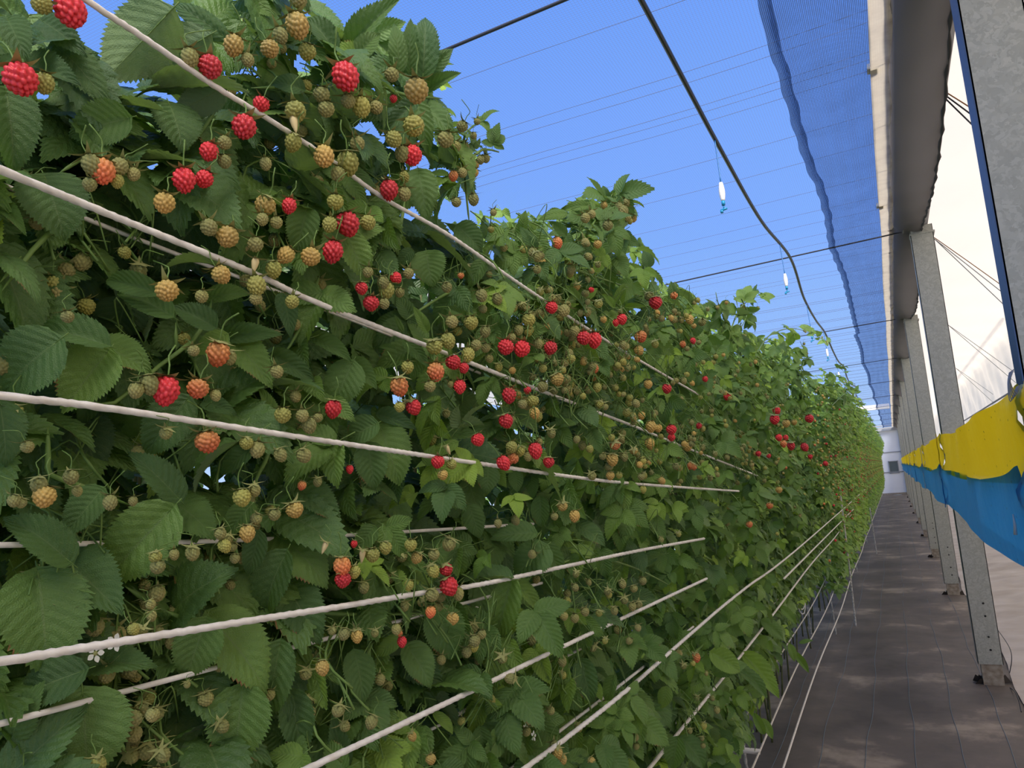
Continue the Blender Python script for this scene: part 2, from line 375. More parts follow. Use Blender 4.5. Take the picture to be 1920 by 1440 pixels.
# roof net
b = MB(); xs = np.linspace(-3.3, 1.5, 14); ys = np.linspace(-2, 38.2, 120); X, Y = np.meshgrid(xs, ys, indexing='ij')
b.grid(np.stack([X, Y, 3.16 + 0 * X + .02 * np.sin(Y * 1.75) ], -1)); ceil = tag(put('ceiling', b.mesh('ceiling', ROOFNET)), kind='structure')
LP = [(20, 440), (200, 720), (200, 775), (180, 910), (200, 938), (170, 995), (310, 1145), (1040, 1095), (950, 1270), (1100, 1335), (1090, 1395)]
ty = [float(atZ(840 + x / 2.88, y / 2.88, 3.12)[1]) for x, y in LP]
ty += [ty[-1] + .28 * k + .1 * math.sin(k * 3) for k in range(1, 60)]
for y in ty:
    if y > 37: break
    b = MB(); xx = np.linspace(-3.2, .2, 14); b.tube(np.stack([xx, y + .015 * np.sin(xx * 3 + y), 3.12 + .01 * xx], -1), .0011 + .0006 * (y > 8), 4); put('net_seam', b.mesh('net_seam', SEAM), ceil)

# steel posts -----------------------------------------------------------------
plabels = ['broad galvanised steel post cut off by the right edge, blue strip down its side',
           'galvanised steel post with four bolt holes, its foot in torn sheet at lower right',
           'galvanised steel post next behind the one with the torn sheet at its foot',
           'fourth steel post of the row, counted from the right edge of the photo',
           'fifth steel post of the row, counted from the right edge of the photo']
for i, y in enumerate(PY):
    root = empty('steel_post', ((PX0 + PX1) / 2, y, 0))
    tag(root, plabels[i] if i < 5 else 'grey steel post in the distant end of the row, overlapped by nearer posts', 'post', 'galvanised posts along the aisle')
    b = MB(); hw = .07; d = .05; t = .004; lip = .018                          # lipped C section open to the back
    b.box(-hw, hw, -d, -d + t, .13, 3.06); b.box(-hw, -hw + t, -d, d, .13, 3.06); b.box(hw - t, hw, -d, d, .13, 3.06)
    b.box(-hw, -hw + lip, d - t, d, .13, 3.06); b.box(hw - lip, hw, d - t, d, .13, 3.06)
    put('column', b.mesh('column', GALV, False), root)
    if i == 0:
        b = MB(); b.box(-hw - .003, -hw, -d - .001, d, .6, 3.06); tag(put('edge_strip', b.mesh('edge_strip', SKYREFL, False), root), 'slate blue strip along the post edge')  # thin slab carries the painted sky reflection of the shaded side face
    if i < 6:
        for z in (.22, .30, .43, .51):
            b = MB(); b.tube([(.012, -d - .0006, z), (.012, -d - .003, z)], .0065, 8); put('bolt', b.mesh('bolt', DARKHOLE), root)
    b = MB(); b.box(-.055, .06, -.04, .05, -.02, .135); put('footing', b.mesh('footing', CONC, False), root)
    b = MB(); n = 26
    for k in range(n):
        a = (k / n * 1.15 - .1) * math.pi + .6 * rng.random(); a2 = a + .25; r = .06; r2 = .075 + .05 * rng.random()
        h = .01 + .05 * rng.random()
        b.add([(r * math.cos(a), r * math.sin(a), .002), (r2 * math.cos(a), r2 * math.sin(a), .002 + .01 * rng.random()), (r2 * .8 * math.cos(a2), r2 * .8 * math.sin(a2), h), (r * math.cos(a2), r * math.sin(a2), .03)], [(0, 1, 2, 3)])
    put('torn_collar', b.mesh('torn_collar', SOIL), root)
    b = MB(); b.box(-hw - .004, hw + .010, -d - .006, d + .006, 3.0, 3.012)
    put('clamp_band', b.mesh('clamp_band', GALV, False), root)

# gutter: steel trough on the posts, pale webbing and a drooping black net skirt
g = empty('gutter', (.3, 0, 3.06)); tag(g, 'long dark gutter wrapped in black net on top of the steel posts', 'gutter')
b = MB(); ys = np.linspace(-1.5, 38, 3)
prof = [(-.075, .03), (-.07, .0), (-.03, -.035), (.09, -.035), (.13, 0), (.135, .05)]
V = np.array([[(px, y, pz + .02) for px, pz in prof] for y in ys]); b.grid(V); put('trough', b.mesh('trough', GUTTER, False), g)
def bay(y): return np.abs(np.sin(math.pi * (y - PY[0]) / 3.58))
ys = np.arange(-1.5, 38, .06)
b = MB(); us = np.linspace(0, 1, 7); Yg, U = np.meshgrid(ys, us, indexing='ij')
Xg = .135 + .075 * U - .3 - .012 * bay(Yg) + .006 * np.sin(Yg * 9) * U; Zg = -.006 - .012 * bay(Yg) + .003 * np.sin(Yg * 13 + U * 2)
b.grid(np.stack([Xg, Yg, Zg], -1)); tag(put('webbing_strip', b.mesh('webbing_strip', PALESTRIP), g), 'weathered pale beige webbing')
b = MB(); us = np.linspace(0, 1, 12); Yg, U = np.meshgrid(ys, us, indexing='ij')
dr = .035 + .16 * bay(Yg) ** 1.3
Xg = -.115 + .195 * U + .02 * np.sin(U * math.pi) ; Zg = .0 - dr * np.sin(U * math.pi * .5) ** 1.2 + .004 * np.sin(Yg * 15 + 8 * U)
b.grid(np.stack([Xg, Yg, Zg], -1)); put('net_skirt', b.mesh('net_skirt', BLACKNET), g)
b = MB(); yy = ys; rr = .006 + .003 * np.sin(yy * 40)
b.tube(np.stack([.08 + .003 * np.sin(yy * 21), yy, -(.035 + .16 * bay(yy) ** 1.3)], -1), rr, 5); put('edge_rope', b.mesh('edge_rope', ROPE), g)
for y in np.arange(-.5, 30, .62):
    b = MB(); b.tube([(-.15, y, .02), (-.12, y + .01, -.012), (-.075, y + .03, .0), (-.04, y + .04, .01)], .0025, 4); put('tie_wire', b.mesh('tie_wire', WIRE), g)
for y in (1.1, 3.25, 5.1): b = MB(); b.box(-.185, -.145, y, y + .05, -.01, .012); put('clip', b.mesh('clip', GREYTRIM, False), g)

# blue shade net beside the gutter: scalloped free edge
edge_px = [(1422, 0), (1432, 60), (1452, 120), (1470, 180), (1490, 250), (1510, 310), (1530, 350), (1545, 405), (1553, 461), (1578, 520), (1588, 560), (1600, 610), (1610, 640), (1622, 680), (1633, 720), (1645, 775)]
ey, ex = [], []
for p in edge_px:
    q = atZ(*p, ROOF); ey.append(q[1]); ex.append(q[0])
def edge_x(y):
    y = np.asarray(y, float); k = np.interp(y, ey, ex)
    far = -.22 - .035 * (1 - bay(y)); near = ex[0] + 0 * y
    return np.where(y > 10, far * 1.0, np.where(y < ey[0], near, k))
sn = empty('shade_net', (0, 0, ROOF)); tag(sn, 'long dark blue shade net with wavy edge between the sky net and the gutter', 'shade net')
ys = np.arange(-1.5, 38, .05); us = np.linspace(0, 1, 9); Yg, U = np.meshgrid(ys, us, indexing='ij')
E0 = edge_x(ys)[:, None] + .03; Xg = E0 + (.138 - E0) * U
Zg = .012 - .03 * bay(Yg) * np.sin(U * math.pi) + .004 * np.sin(Yg * 8 + U * 6)
b = MB(); b.grid(np.stack([Xg, Yg, Zg], -1)); put('net_panel', b.mesh('net_panel', SHADENET), sn)
E1 = edge_x(ys)[:, None]; U2 = np.linspace(0, 1, 3)[None, :]; b = MB()
Vh = np.stack([E1 + .045 * U2 + .004 * np.sin(ys * 19)[:, None], np.repeat(ys[:, None], 3, 1), -.002 - .012 * bay(ys)[:, None] + 0 * U2 + .003 * np.sin(ys * 23)[:, None]], -1)
b.grid(Vh); put('hem', b.mesh('hem', HEMNET), sn)

# cross wires that carry the roof, one per post
for i, y in enumerate(PY):
    z1 = 3.0; b = MB(); xx = np.linspace(-3.2, .34, 12); b.tube(np.stack([xx, np.full(12, y - (.12 if i == 0 else 0)), 3.045 + .028 * xx], -1), .0055 if i else .0060, 6)
    L = ['thick roof wire crossing the sky at the top, behind the highest leaves', 'thin dark roof wire reaching the first bend of the black hose', 'thin dark roof wire at the second bend of the black hose',
         'thin dark roof wire at the third bend of the black hose'][i] if i < 4 else 'faint roof wire across the far sky above the hedge end'
    tag(put('roof_wire', b.mesh('roof_wire', WIRE)), L, 'wire', 'cross wires under the roof net')
b = MB(); b.box(-3.0, .1, 24, 24.12, 3.0, 3.14); tag(put('crossbeam', b.mesh('crossbeam', WHITEP, False)), 'white beam across the far sky low over the hedge end', 'beam')
# hose
hp = []
for i in range(-1, 10):
    y = 2.24 + 3.58 * i
    hp.append((-.505 + .02 * math.sin(i * 2.) - .035 * (i == 0), y, 3.02)); hp.append((-.53 + .01 * math.sin(i), y + 1.2, 2.965)); hp.append((-.525, y + 2.4, 2.968))
hp = [q for q in hp if q[1] < 37]
P = spline(hp, .12); b = MB(); b.tube(P, .0105, 8)
tag(put('irrigation_hose', b.mesh('irrigation_hose', HOSE)), 'black irrigation hose running along under the roof net', 'hose')
sp0 = None
Ls = ['hanging blue sprinkler with white weight, nearest of those under the hose', 'hanging sprinkler with white weight beside the first bend of the hose', 'third hanging sprinkler along the hose, beside the shoot tips',
      'tiny hanging sprinkler far along the black hose']
for k in range(9):
    y = 3.36 + 1.93 * k; i0 = int(np.argmin(abs(P[:, 1] - y))); p = P[i0]
    if k == 0:
        r = empty('sprinkler', p); sp0 = r
        b = MB(); b.tube(spline([(0, 0, -.005), (.006, -.02, -.12), (.012, -.05, -.235)], .03), .0032, 6); put('tube', b.mesh('tube', BLUETUBE), r)
        b = MB(); zz = np.linspace(-.235, -.325, 12); b.tube([(.012 + .002 * j / 11, -.05 - .012 * j / 11, z) for j, z in enumerate(zz)], [.007 + .0065 * math.sin(math.pi * (j + .4) / 12) for j in range(12)], 10); put('weight', b.mesh('weight', WHITEP), r)
        b = MB(); b.tube([(.014, -.062, -.325), (.014, -.063, -.345)], .008, 8); b.tube([(.014, -.063, -.345), (.014, -.064, -.362)], .0035, 6)
        b.tube([(.000, -.064, -.366), (.028, -.064, -.362)], .005, 6); b.tube([(.004, -.064, -.366), (.004, -.064, -.378)], .007, 6); put('nozzle', b.mesh('nozzle', BLUENOZ), r)
    else:
        r = sp0.copy(); COL.objects.link(r); r.location = p
        for c in list(sp0.children): d = c.copy(); COL.objects.link(d); d.parent = r
    tag(r, Ls[min(k, 3)], 'sprinkler', 'sprinklers hanging from the hose')

# sticky films along the posts
def film_strip(name, m, zlo, zhi, phase, label, X0):
    r = empty(name, (X0, 0, 0)); tag(r, label, 'sticky trap film')
    for i in range(-1, 9):
        y0 = 2.24 + 3.58 * i; y1 = y0 + 3.58; n = 90 if i < 3 else 40
        ys = np.linspace(y0, y1, n); us = np.linspace(0, 1, 12); Y, U = np.meshgrid(ys, us, indexing='ij'); s = (Y - y0) / 3.58
        pin = np.exp(-((s - .0) / .035) ** 2) + np.exp(-((s - 1.) / .035) ** 2)
        sag = .035 * np.sin(math.pi * s)
        lo = zlo - sag * .8 + .016 * pin * (name == 'blue_film') ; hi = zhi - sag * .8 + .008 * np.sin(s * 9 + phase) + .018 * pin
        Z = lo + (hi - lo) * (U + .0 * pin) ; Z = Z + (Z.mean() - Z) * 0
        X = -.012 * pin * np.cos(U * 9) + .014 * np.sin(s * 7 + phase + U * 2) + .010 * np.sin(s * 31 + 4 * U) * (.3 + U) * .5 - .02 * np.sin(math.pi * s) * (U - .5) + .006 * pin * np.sin(U * 17 + s * 60)
        b = MB(); b.grid(np.stack([X, Y, Z], -1)); put('film_panel', b.mesh('film_panel', m), r)
    for i in range(1, 6):
        y = 2.24 + 3.58 * i
        b = MB(); zz = np.linspace(zlo - .01, zhi + .015, 10); b.tube(np.stack([-.012 + .002 * np.sin(zz * 60), y + (.02 if i else -.012) + .003 * np.sin(zz * 35), zz], -1), .003 if i else .0015, 5)
        put('tie_strip', b.mesh('tie_strip', WHITEP if i % 2 == 0 else m), r)
    return r
film_strip('yellow_film', YFILM, 1.372, 1.605, 0, 'yellow sticky film stretched along the posts above the blue film', .290)
film_strip('blue_film', BFILM, 1.135, 1.394, 2, 'translucent blue sticky film stretched along the posts under the yellow film', .283)
b = MB(); q = atX(1905, 715, .29)
for k in range(5): b.tube(spline([q + (0, .02 * k, .03), q + (-.012, .01 * k, .0), q + (-.004 * k, .02, -.03 - .004 * k), q + (.006, .01 + .01 * k, -.01)], .01), .0014, 5)
tag(put('wire_tie', b.mesh('wire_tie', GREYTRIM)), 'grey wire tie bunched at the corner of the yellow film', 'tie')
b = MB(); q = atX(1903, 985, .27); b.tube([q + (0, 0, .03), q, q + (-.002, .005, -.025)], [.002, .004, .005], 5); tag(put('cable_tie', b.mesh('cable_tie', WHITEP)), 'short white tie end hanging over the blue film at right', 'tie')

# guy wires on the right, paired, falling from the posts to the side
gl = [('pair of dark wires falling right from the skirt edge, above the yellow film', (1747, 160), (1828, 220), (1835, 246)), ('pair of pale wires falling right from the second post', (1752, 448), (1884, 552), (1886, 575)),
      ('third pair of faint wires falling right, crossed by a thin rod', (1776, 608), (1905, 700), (1905, 718)), ('lowest pair of faint wires above the yellow film', (1792, 690), (1880, 752), (1868, 760))]
for j, (lab, a, c1, c2) in enumerate(gl):
    y = (3.6, 5.85, 9.43, 13.0)[j]; A = atY(*a, y); r = empty('guy_wires', A); tag(r, lab, 'wires', 'paired guy wires beside the curtain')
    for c in (c1, c2):
        B = atY(*c, y); d = (B - A); t = (1.25 - A[0]) / d[0]; B2 = A + d * max(1.0, min(t, 2.2))
        b = MB(); b.tube([(0, 0, 0), (B2 - A) / 2, B2 - A], .003 if j else .0035, 5); put('wire', b.mesh('wire', WIRE if j == 0 else GREYTRIM), r)
    if j < 2:
        B = atY(*(c1[0], c1[1] - 12), y); b = MB(); d = B - A; b.tube([(0, 0, .01), d * .5 + (0, .01, .012), d * 1.3], .003, 5); put('rusty_wire', b.mesh('rusty_wire', RUST), r)
b = MB(); b.tube([atX(1794, 708, 1.36), atX(1886, 585, 1.36)], .008, 6); put('brace_rod', b.mesh('brace_rod', GREYTRIM), curt)
b = MB(); b.tube([atX(1806, 790, 1.36), atX(1895, 735, 1.36)], .012, 6); put('brace_rod', b.mesh('brace_rod', GREYTRIM), curt)
b = MB(); q = atX(1870, 1180, .56); q2 = atX(1885, 1280, .47)
b.tube(spline([q, atX(1895, 1220, .54), atX(1893, 1262, .5), q2, atX(1905, 1300, .46), atX(1915, 1335, .45)], .02), .003, 5); tag(put('loose_wire', b.mesh('loose_wire', WIRE)), 'dark loose wire curling on the ground beside the post foot', 'wire')
# ================================================================== hedge
def xface(y): return float(np.interp(y, [0, .35, .8, 1.3, 2.5, 4, 40], [-.56, -.56, -.52, -.47, -.45, -.47, -.5]))
def hedge_pt(px, py, dx=0.):
    y = atX(px, py, -.5)[1]
    for _ in range(3): y = atX(px, py, xface(max(0, y)) + dx)[1]
    return atX(px, py, xface(max(0, y)) + dx)

# --- strings
SL = [
 ([(160, 0), (265, 68), (400, 160), (490, 215), (620, 300), (720, 372), (840, 440), (960, 523), (1045, 580), (1110, 622), (1180, 665), (1310, 740)], .035, -.01, .0027, 'topmost white twine, slanting from the upper left corner across the leaves', 1),
 ([(0, 318), (200, 400), (470, 510), (600, 570), (850, 668), (1020, 735), (1190, 800), (1275, 835), (1420, 892)], .04, -.04, .0030, 'second thick white twine from the top, slanting down to the middle', 1),
 ([(-40, 328), (0, 345), (275, 455), (563, 563), (740, 632), (900, 700)], -.03, -.06, .0021, 'thin white twine just behind and below the second thick one', 0),
 ([(0, 742), (200, 765), (530, 815), (700, 840), (870, 865), (1065, 893), (1200, 908), (1385, 921)], .04, .0, .0028, 'nearly level thick white twine across the middle of the hedge', 1),
 ([(60, 688), (245, 728), (360, 755), (700, 830)], -.09, -.12, .0024, 'thin twine behind the brown-edged leaf, above the middle twine', 0),
 ([(205, 834), (400, 850), (620, 868)], -.12, -.14, .0020, 'thin shaded twine deep in the leaves below the middle twine', 0),
 ([(0, 1022), (180, 1019), (320, 1017), (520, 1010), (630, 1005), (1000, 982)], -.015, -.05, .0024, 'thin level white twine at left behind the large pointed leaf', 0),
 ([(0, 1241), (150, 1216), (320, 1188), (480, 1162), (640, 1137), (790, 1112), (900, 1096), (1060, 1062), (1200, 1032), (1320, 1010)], .045, .0, .0030, 'thick white twine rising from the lower left to the red berry', 1),
 ([(0, 1357), (200, 1305), (410, 1250), (610, 1198), (763, 1160), (912, 1120), (1016, 1093)], .0, -.05, .0024, 'white twine next below the thick one at lower left', 0),
 ([(35, 1395), (300, 1320), (435, 1280), (620, 1222), (735, 1195), (905, 1135)], -.06, -.09, .0022, 'broken-looking thin twine third from the bottom at lower left', 0),
 ([(580, 1440), (760, 1355), (900, 1288), (1050, 1215), (1240, 1125), (1325, 1085)], .045, .0, .0031, 'thick white twine rising from the bottom edge left of centre', 1),
 ([(700, 1425), (805, 1369), (937, 1297), (1110, 1205)], -.04, -.06, .0024, 'thin twine showing under the thick bottom twine', 0),
 ([(985, 1440), (1060, 1385), (1180, 1290), (1305, 1180), (1395, 1105), (1520, 1008), (1624, 916)], .03, .0, .0034, 'thick white twine rising from the bottom edge right of centre', 1),
 ([(960, 1440), (1066, 1358), (1143, 1300), (1212, 1246), (1300, 1175)], -.03, -.05, .0026, 'thin twine running close above the one from bottom centre', 0),
 ([(1470, 1085), (1545, 1010), (1600, 955)], .0, .0, .0040, 'short visible run of pale twine in the far lower hedge', 0)]
RUN = [((-.50, .40), 'outermost low white twine over the dark floor, rightmost of all', .0042), ((-.60, .405), 'low white twine second from the floor side of the hedge', .0042), ((-.70, .43), 'low white twine third from the floor side, half in leaves', .0040),
       ((-.50, .90), 'long white twine along the lower hedge above the crossbars', .0040), ((-.62, .80), 'thin twine behind the lower hedge twine', .0028)]
blocks = []          # (polyline px, depth list, radius px)
for pts, d0, d1, r, lab, big in SL:
    n = len(pts); P = [hedge_pt(px, py, d0 + (d1 - d0) * i / (n - 1)) for i, (px, py) in enumerate(pts)]
    if pts[0][0] <= 0 or pts[0][1] <= 0 or pts[0][1] >= 1440: P.insert(0, P[0] + (P[0] - P[1]) * (.25 / max(.1, np.linalg.norm(P[0] - P[1]))))
    P = spline(P, .006 if big else .02)
    b = MB(); b.tube(P, r, 8 if big else 6, lobes=3 if big else 0, pitch=.011)
    tag(put('twine', b.mesh('twine', STRING)), lab, 'twine', 'white support twines')
    if d0 >= -.02: blocks.append([proj(q) for q in P[::max(1, len(P) // 160)]])
for (x, z), lab, r in RUN:
    yy = np.concatenate([np.linspace(.9, 6, 60), np.linspace(6.5, 37, 40)])
    P = np.stack([x + .004 * np.sin(yy * 1.7 + z * 9), yy, z + .008 * np.cos(yy * 1.49)], -1); b = MB(); b.tube(P, r, 6)
    tag(put('twine', b.mesh('twine', STRING)), lab, 'twine', 'white support twines'); 
    if x > -.55: blocks.append([proj(q) for q in spline(P, .04) if q[1] < 14])
# --- stakes and crossbar frames
def rod(pts, r, turn=.03):
    b = MB(); b.tube(spline(pts, .008), r, 6, lobes=2, pitch=turn); return b
o = put('stake', rod([(-.503, 7.64, 0), (-.49, 7.64, .6), (-.481, 7.64, 1.26)], .0085).mesh('stake', REBAR)); tag(o, 'tall twisted metal stake standing in front of the hedge by the floor', 'stake')
blocks.append([proj((-.49, 7.64, z)) for z in np.linspace(.3, 1.26, 40)])
o = put('stake', rod([(-.44, 13.6, 0), (-.445, 13.6, .75)], .009).mesh('stake', REBAR)); tag(o, 'short pale stake at the floor edge far down the hedge', 'stake')
fl = ['low white crossbar frame at the bottom edge of the hedge', 'low white crossbar frame beside the tall twisted stake', 'distant low crossbar frame at the hedge foot']
for i, y in enumerate((3.06, 7.27, 11.5, 15.7, 19.9, 24.1)):
    r = empty('crossbar_frame', (-.65, y, 0)); tag(r, fl[min(i, 2)], 'trellis frame', 'crossbar frames at the hedge foot')
    b = MB(); b.tube([(-.6, 0, .42), (.055, 0, .405)], .011 if i == 0 else .010, 8); tag(put('crossbar', b.mesh('crossbar', WHITEP), r), 'white crossbar')
    for x in (0.004, -.2, -.55): put('leg', rod([(x, 0, 0), (x - .008, 0, .43)], .0065).mesh('leg', REBAR), r)
b = MB(); q = atX(1503, 1133, -.56); t = np.linspace(0, 5 * math.pi, 60)
b.tube(np.stack([q[0] + .02 * np.cos(t) * .6, q[1] + .07 * np.cos(t + .4), q[2] + .075 * np.sin(t) + .004 * t], -1), .003, 5); tag(put('wire_coil', b.mesh('wire_coil', WHITEP)), 'small pale coil of wire hanging at the low hedge twines', 'coil')

# --- leaflet geometry
def leaflet(L, W, ns, nc, fold, droop, side, ruffle, seed, teeth=True):
    r = np.random.default_rng(seed); t = np.linspace(0, 1, ns); u = np.linspace(-1, 1, nc)
    sh = (t ** .56) * ((1 - t) ** 1.08); sh /= sh.max(); sh = sh * (1 - .10 * t) ; sh[-1] = .0
    th = .25 - droop * t ** 1.4; ds = L / (ns - 1)
    y = np.concatenate([[0], np.cumsum(np.cos(th[:-1]) * ds)]); z = np.concatenate([[0], np.cumsum(np.sin(th[:-1]) * ds)])
    lat = .03 * L * np.sin(t * math.pi) * r.uniform(-1, 1)
    T, U = np.meshgrid(t, u, indexing='ij'); Wd = (W / 2 * sh)[:, None] * np.ones_like(U)
    fw = np.zeros_like(U)
    if teeth:
        odd = (np.arange(ns) % 2)[:, None]; e = (np.abs(U) > .99)
        Wd = Wd * np.where(e, np.where(odd == 1, 1.085, .975), 1); fw = np.where(e & (odd == 1), ds * 1.25, 0)
    Xv = U * Wd * math.cos(fold) + lat[:, None]
    vein = np.abs(((T - .26 * np.abs(U)) * 9) % 1 - .5) * 2            # 0 between, 1 on a vein
    rise = np.abs(U) * Wd * math.sin(fold) - side * U * U * Wd + ruffle * L * .030 * (1 - vein) * np.minimum(1, np.abs(U) * 3) * (sh[:, None])
    rise += .012 * L * np.sin(T * 9 + r.uniform(0, 6)) * U * sh[:, None] * 1.4 + .02 * L * np.sin(T * 5 + r.uniform(0, 6)) * U * U
    Yv = y[:, None] + fw * np.cos(th)[:, None] + 0 * U - rise * np.sin(th)[:, None] + .10 * W * np.abs(U) ** 1.3 * ((1 - T) ** 4) * -1
    Zv = z[:, None] + rise * np.cos(th)[:, None] + fw * np.sin(th)[:, None]
    V = np.stack([Xv, Yv, Zv], -1)[:, ::-1]; uv = np.stack([(U * .5 + .5), T], -1)[:, ::-1]
    return V, uv
def xf(V, M3, off): return V @ np.asarray(M3).T + np.asarray(off)
def rz(a): c, s = math.cos(a), math.sin(a); return np.array([[c, -s, 0], [s, c, 0], [0, 0, 1.]])
def rx(a): c, s = math.cos(a), math.sin(a); return np.array([[1, 0, 0], [0, c, -s], [0, s, c]])
def ry(a): c, s = math.cos(a), math.sin(a); return np.array([[c, 0, s], [0, 1, 0], [-s, 0, c]])
SINGLE = []
for i in range(8):
    r = np.random.default_rng(100 + i); b = MB()
    V, uv = leaflet(1, 1, 45, 9, r.uniform(.12, .38), r.uniform(.5, 1.1), r.uniform(.0, .25), 1, i); b.grid(V, uv)
    b.tube([(0, -.16, -.03), (0, -.08, -.012), (0, .03, .006)], .010, 5, mi=1)
    b.tube([(0, .02, .002)] + [tuple(V[k, 4] + (0, 0, -.004)) for k in range(5, 42, 5)], np.linspace(.008, .002, 9), 4, mi=1)
    SINGLE.append(b.mesh('leaf', [LEAF, STEM]))
def trifoliate(seed, ns, nc, n5=False, petiole=True):
    r = np.random.default_rng(seed); b = MB(); pl = r.uniform(.35, .6)
    parts = [(0, pl, 1.0), (1.1, pl * .72, .82), (-1.1, pl * .72, .80)]
    if n5: parts = [(0, pl, 1.0), (.75, pl * .8, .85), (-.75, pl * .8, .85), (1.5, pl * .6, .65), (-1.5, pl * .6, .65)]
    for a, o, s in parts:
        V, uv = leaflet(s, s * r.uniform(.56, .74), ns, nc, r.uniform(.1, .45), r.uniform(.4, 1.2), r.uniform(0, .25), 1, r.integers(1e6), ns > 12)
        Mx = rz(a + r.normal(0, .12)) @ rx(r.normal(-.1, .2)) @ ry(r.normal(0, .25))
        b.grid(xf(V, Mx, (0, o, .03 * o)), uv)
    if petiole: b.tube([(0, 0, -.10), (0, pl * .4, -.03), (0, pl * .75, .01), (0, pl, .02)], .012, 4, mi=1, caps=False)
    return b
TRI = [trifoliate(200 + i, 17, 5, i % 4 == 3).mesh('leaf', [LEAF, STEM]) for i in range(14)]
TRIN = [trifoliate(260 + i, 29, 7, i % 4 == 3).mesh('leaf', [LEAF, STEM]) for i in range(10)]
TRIL = [trifoliate(300 + i, 7, 3, False, False) for i in range(6)]
for q in TRIL: q.V = np.concatenate(q.v); q.UV = np.concatenate(q.uv)
TRILM = [q.mesh('leaf', [LEAF, STEM]) for q in TRIL]

def frame(yd, nd):
    y = np.asarray(yd, float); y /= np.linalg.norm(y); z = np.asarray(nd, float); z = z - y * z.dot(y); z /= np.linalg.norm(z) + 1e-9
    x = np.cross(y, z); return np.stack([x, y, z], 1)
def quat(m3): return Matrix(m3.tolist()).to_quaternion()

# --- berries
def berry_mesh(name, m, aspect, nd, bumpy, seed, nu=64, nv=42, taper=.22, thick=1.0):
    r = np.random.default_rng(seed); k = np.arange(nd) + .5
    zc = 1 - 2 * k / nd; ph = k * 2.399963 + r.uniform(0, 6); rc = np.sqrt(1 - zc * zc)
    C = np.stack([rc * np.cos(ph), rc * np.sin(ph), zc], 1) + r.normal(0, .034, (nd, 3)); C /= np.linalg.norm(C, axis=1)[:, None]
    for _ in range(40):                              # even out the drupelets
        d = C[:, None] - C[None]; q = (d ** 2).sum(-1) + np.eye(nd); C = C + (d / q[..., None] ** 2).sum(1) * .004 * (60 / nd); C /= np.linalg.norm(C, axis=1)[:, None]
    th = np.linspace(.0, math.pi, nv); fi = np.arange(nu) * 2 * math.pi / nu; TH, FI = np.meshgrid(th, fi, indexing='ij')
    D = np.stack([np.sin(TH) * np.cos(FI), np.sin(TH) * np.sin(FI), np.cos(TH)], -1)
    dist = np.sqrt(np.maximum(0, ((D[:, :, None, :] - C) ** 2).sum(-1))).min(-1); r0 = 2.0 / math.sqrt(nd)
    bp = np.maximum(0, 1 - (dist / r0) ** 2) ** .65; R = .5 * (1 - bumpy + bumpy * bp)
    V = D * R[..., None]; z = V[..., 2]; s = 1 - taper * np.clip(-z * 2, 0, 1) ** 1.5 - .06 * np.clip(z * 2, 0, 1) ** 2
    V[..., 0] *= s; V[..., 1] *= s; V[..., 2] = np.where(z > .36, .36 + (z - .36) * .4, z) * aspect
    V[..., 2] -= V[..., 2].max()
    b = MB(); f = [(i * nu + j, (i + 1) * nu + j, (i + 1) * nu + (j + 1) % nu, i * nu + (j + 1) % nu) for i in range(nv - 1) for j in range(nu)]
    b.add(V.reshape(-1, 3), f); return b.mesh(name, m)
BMESH = {}
for t, (asp, nd, bp, tp) in {'R': (1.12, 66, .26, .30), 'O': (1.08, 68, .25, .25), 'Y': (1.10, 72, .23, .25), 'G': (1.12, 74, .22, .22), 'B': (1.1, 66, .18, .15)}.items():
    BMESH[t] = [berry_mesh('raspberry', BM[t], asp * a, nd, bp, 10 * i + ord(t), taper=tp) for i, a in enumerate((1, 1.12, .92))]
BLOW = {t: berry_mesh('raspberry', BM[t], 1.1, 26, .12, 5, 10, 7) for t in BM}
def calyx(seed, small):
    r = np.random.default_rng(seed); b = MB(); n = 5
    for k in range(n):
        a = k * 2 * math.pi / n + r.normal(0, .12); L = (.74 if not small else .95) * r.uniform(.85, 1.15); lift = r.uniform(-.3, .45); w = .15
        row = []
        for t in np.linspace(0, 1, 6):
            rr = .08 + L * t * .95; z = .02 + lift * L * t * t - .10 * t * (1 - t); ww = w * (1 - t) ** .8 * (1.2 - .2 * t)
            row.append([(rr, -ww, z), (rr, 0, z + .03 * (1 - t)), (rr, ww, z)])
        V = np.array(row) @ rz(a).T; b.grid(V)
    b.tube(spline([(0, 0, -.01), (r.normal(0, .05), r.normal(0, .05), .5), (r.normal(0, .2), r.normal(0, .2), .9), (r.normal(0, .5), r.normal(0, .5), 1.35)], .3), .035, 5, mi=1)
    b.tube([(0, 0, -.02), (0, 0, .06)], [.15, .08], 7)
    return b.mesh('calyx', [SEPAL, STEM])
CAL = [calyx(i, False) for i in range(4)]; CALS = [calyx(50 + i, True) for i in range(4)]
b = MB(); b.tube([(0, 0, 0), (0, 0, -.25), (0, 0, -.6), (0, 0, -.95), (0, 0, -1.1)], [.22, .27, .20, .09, .02], 9); RECEPT = b.mesh('receptacle', CREAM)
b = MB()
for k in range(5):
    a = k * 2 * math.pi / 5; V = np.array([[(.15 + .5 * t, -.2 * math.sin(math.pi * (t * .9 + .05)), .05), (.15 + .5 * t, .2 * math.sin(math.pi * (t * .9 + .05)), .05)] for t in np.linspace(0, 1, 5)]) @ rz(a).T; b.grid(V)
b.tube([(0, 0, 0), (0, 0, .12)], [.2, .12], 8, mi=1); FLOWER = b.mesh('flower', [PETAL, SEPAL])
STALK = []
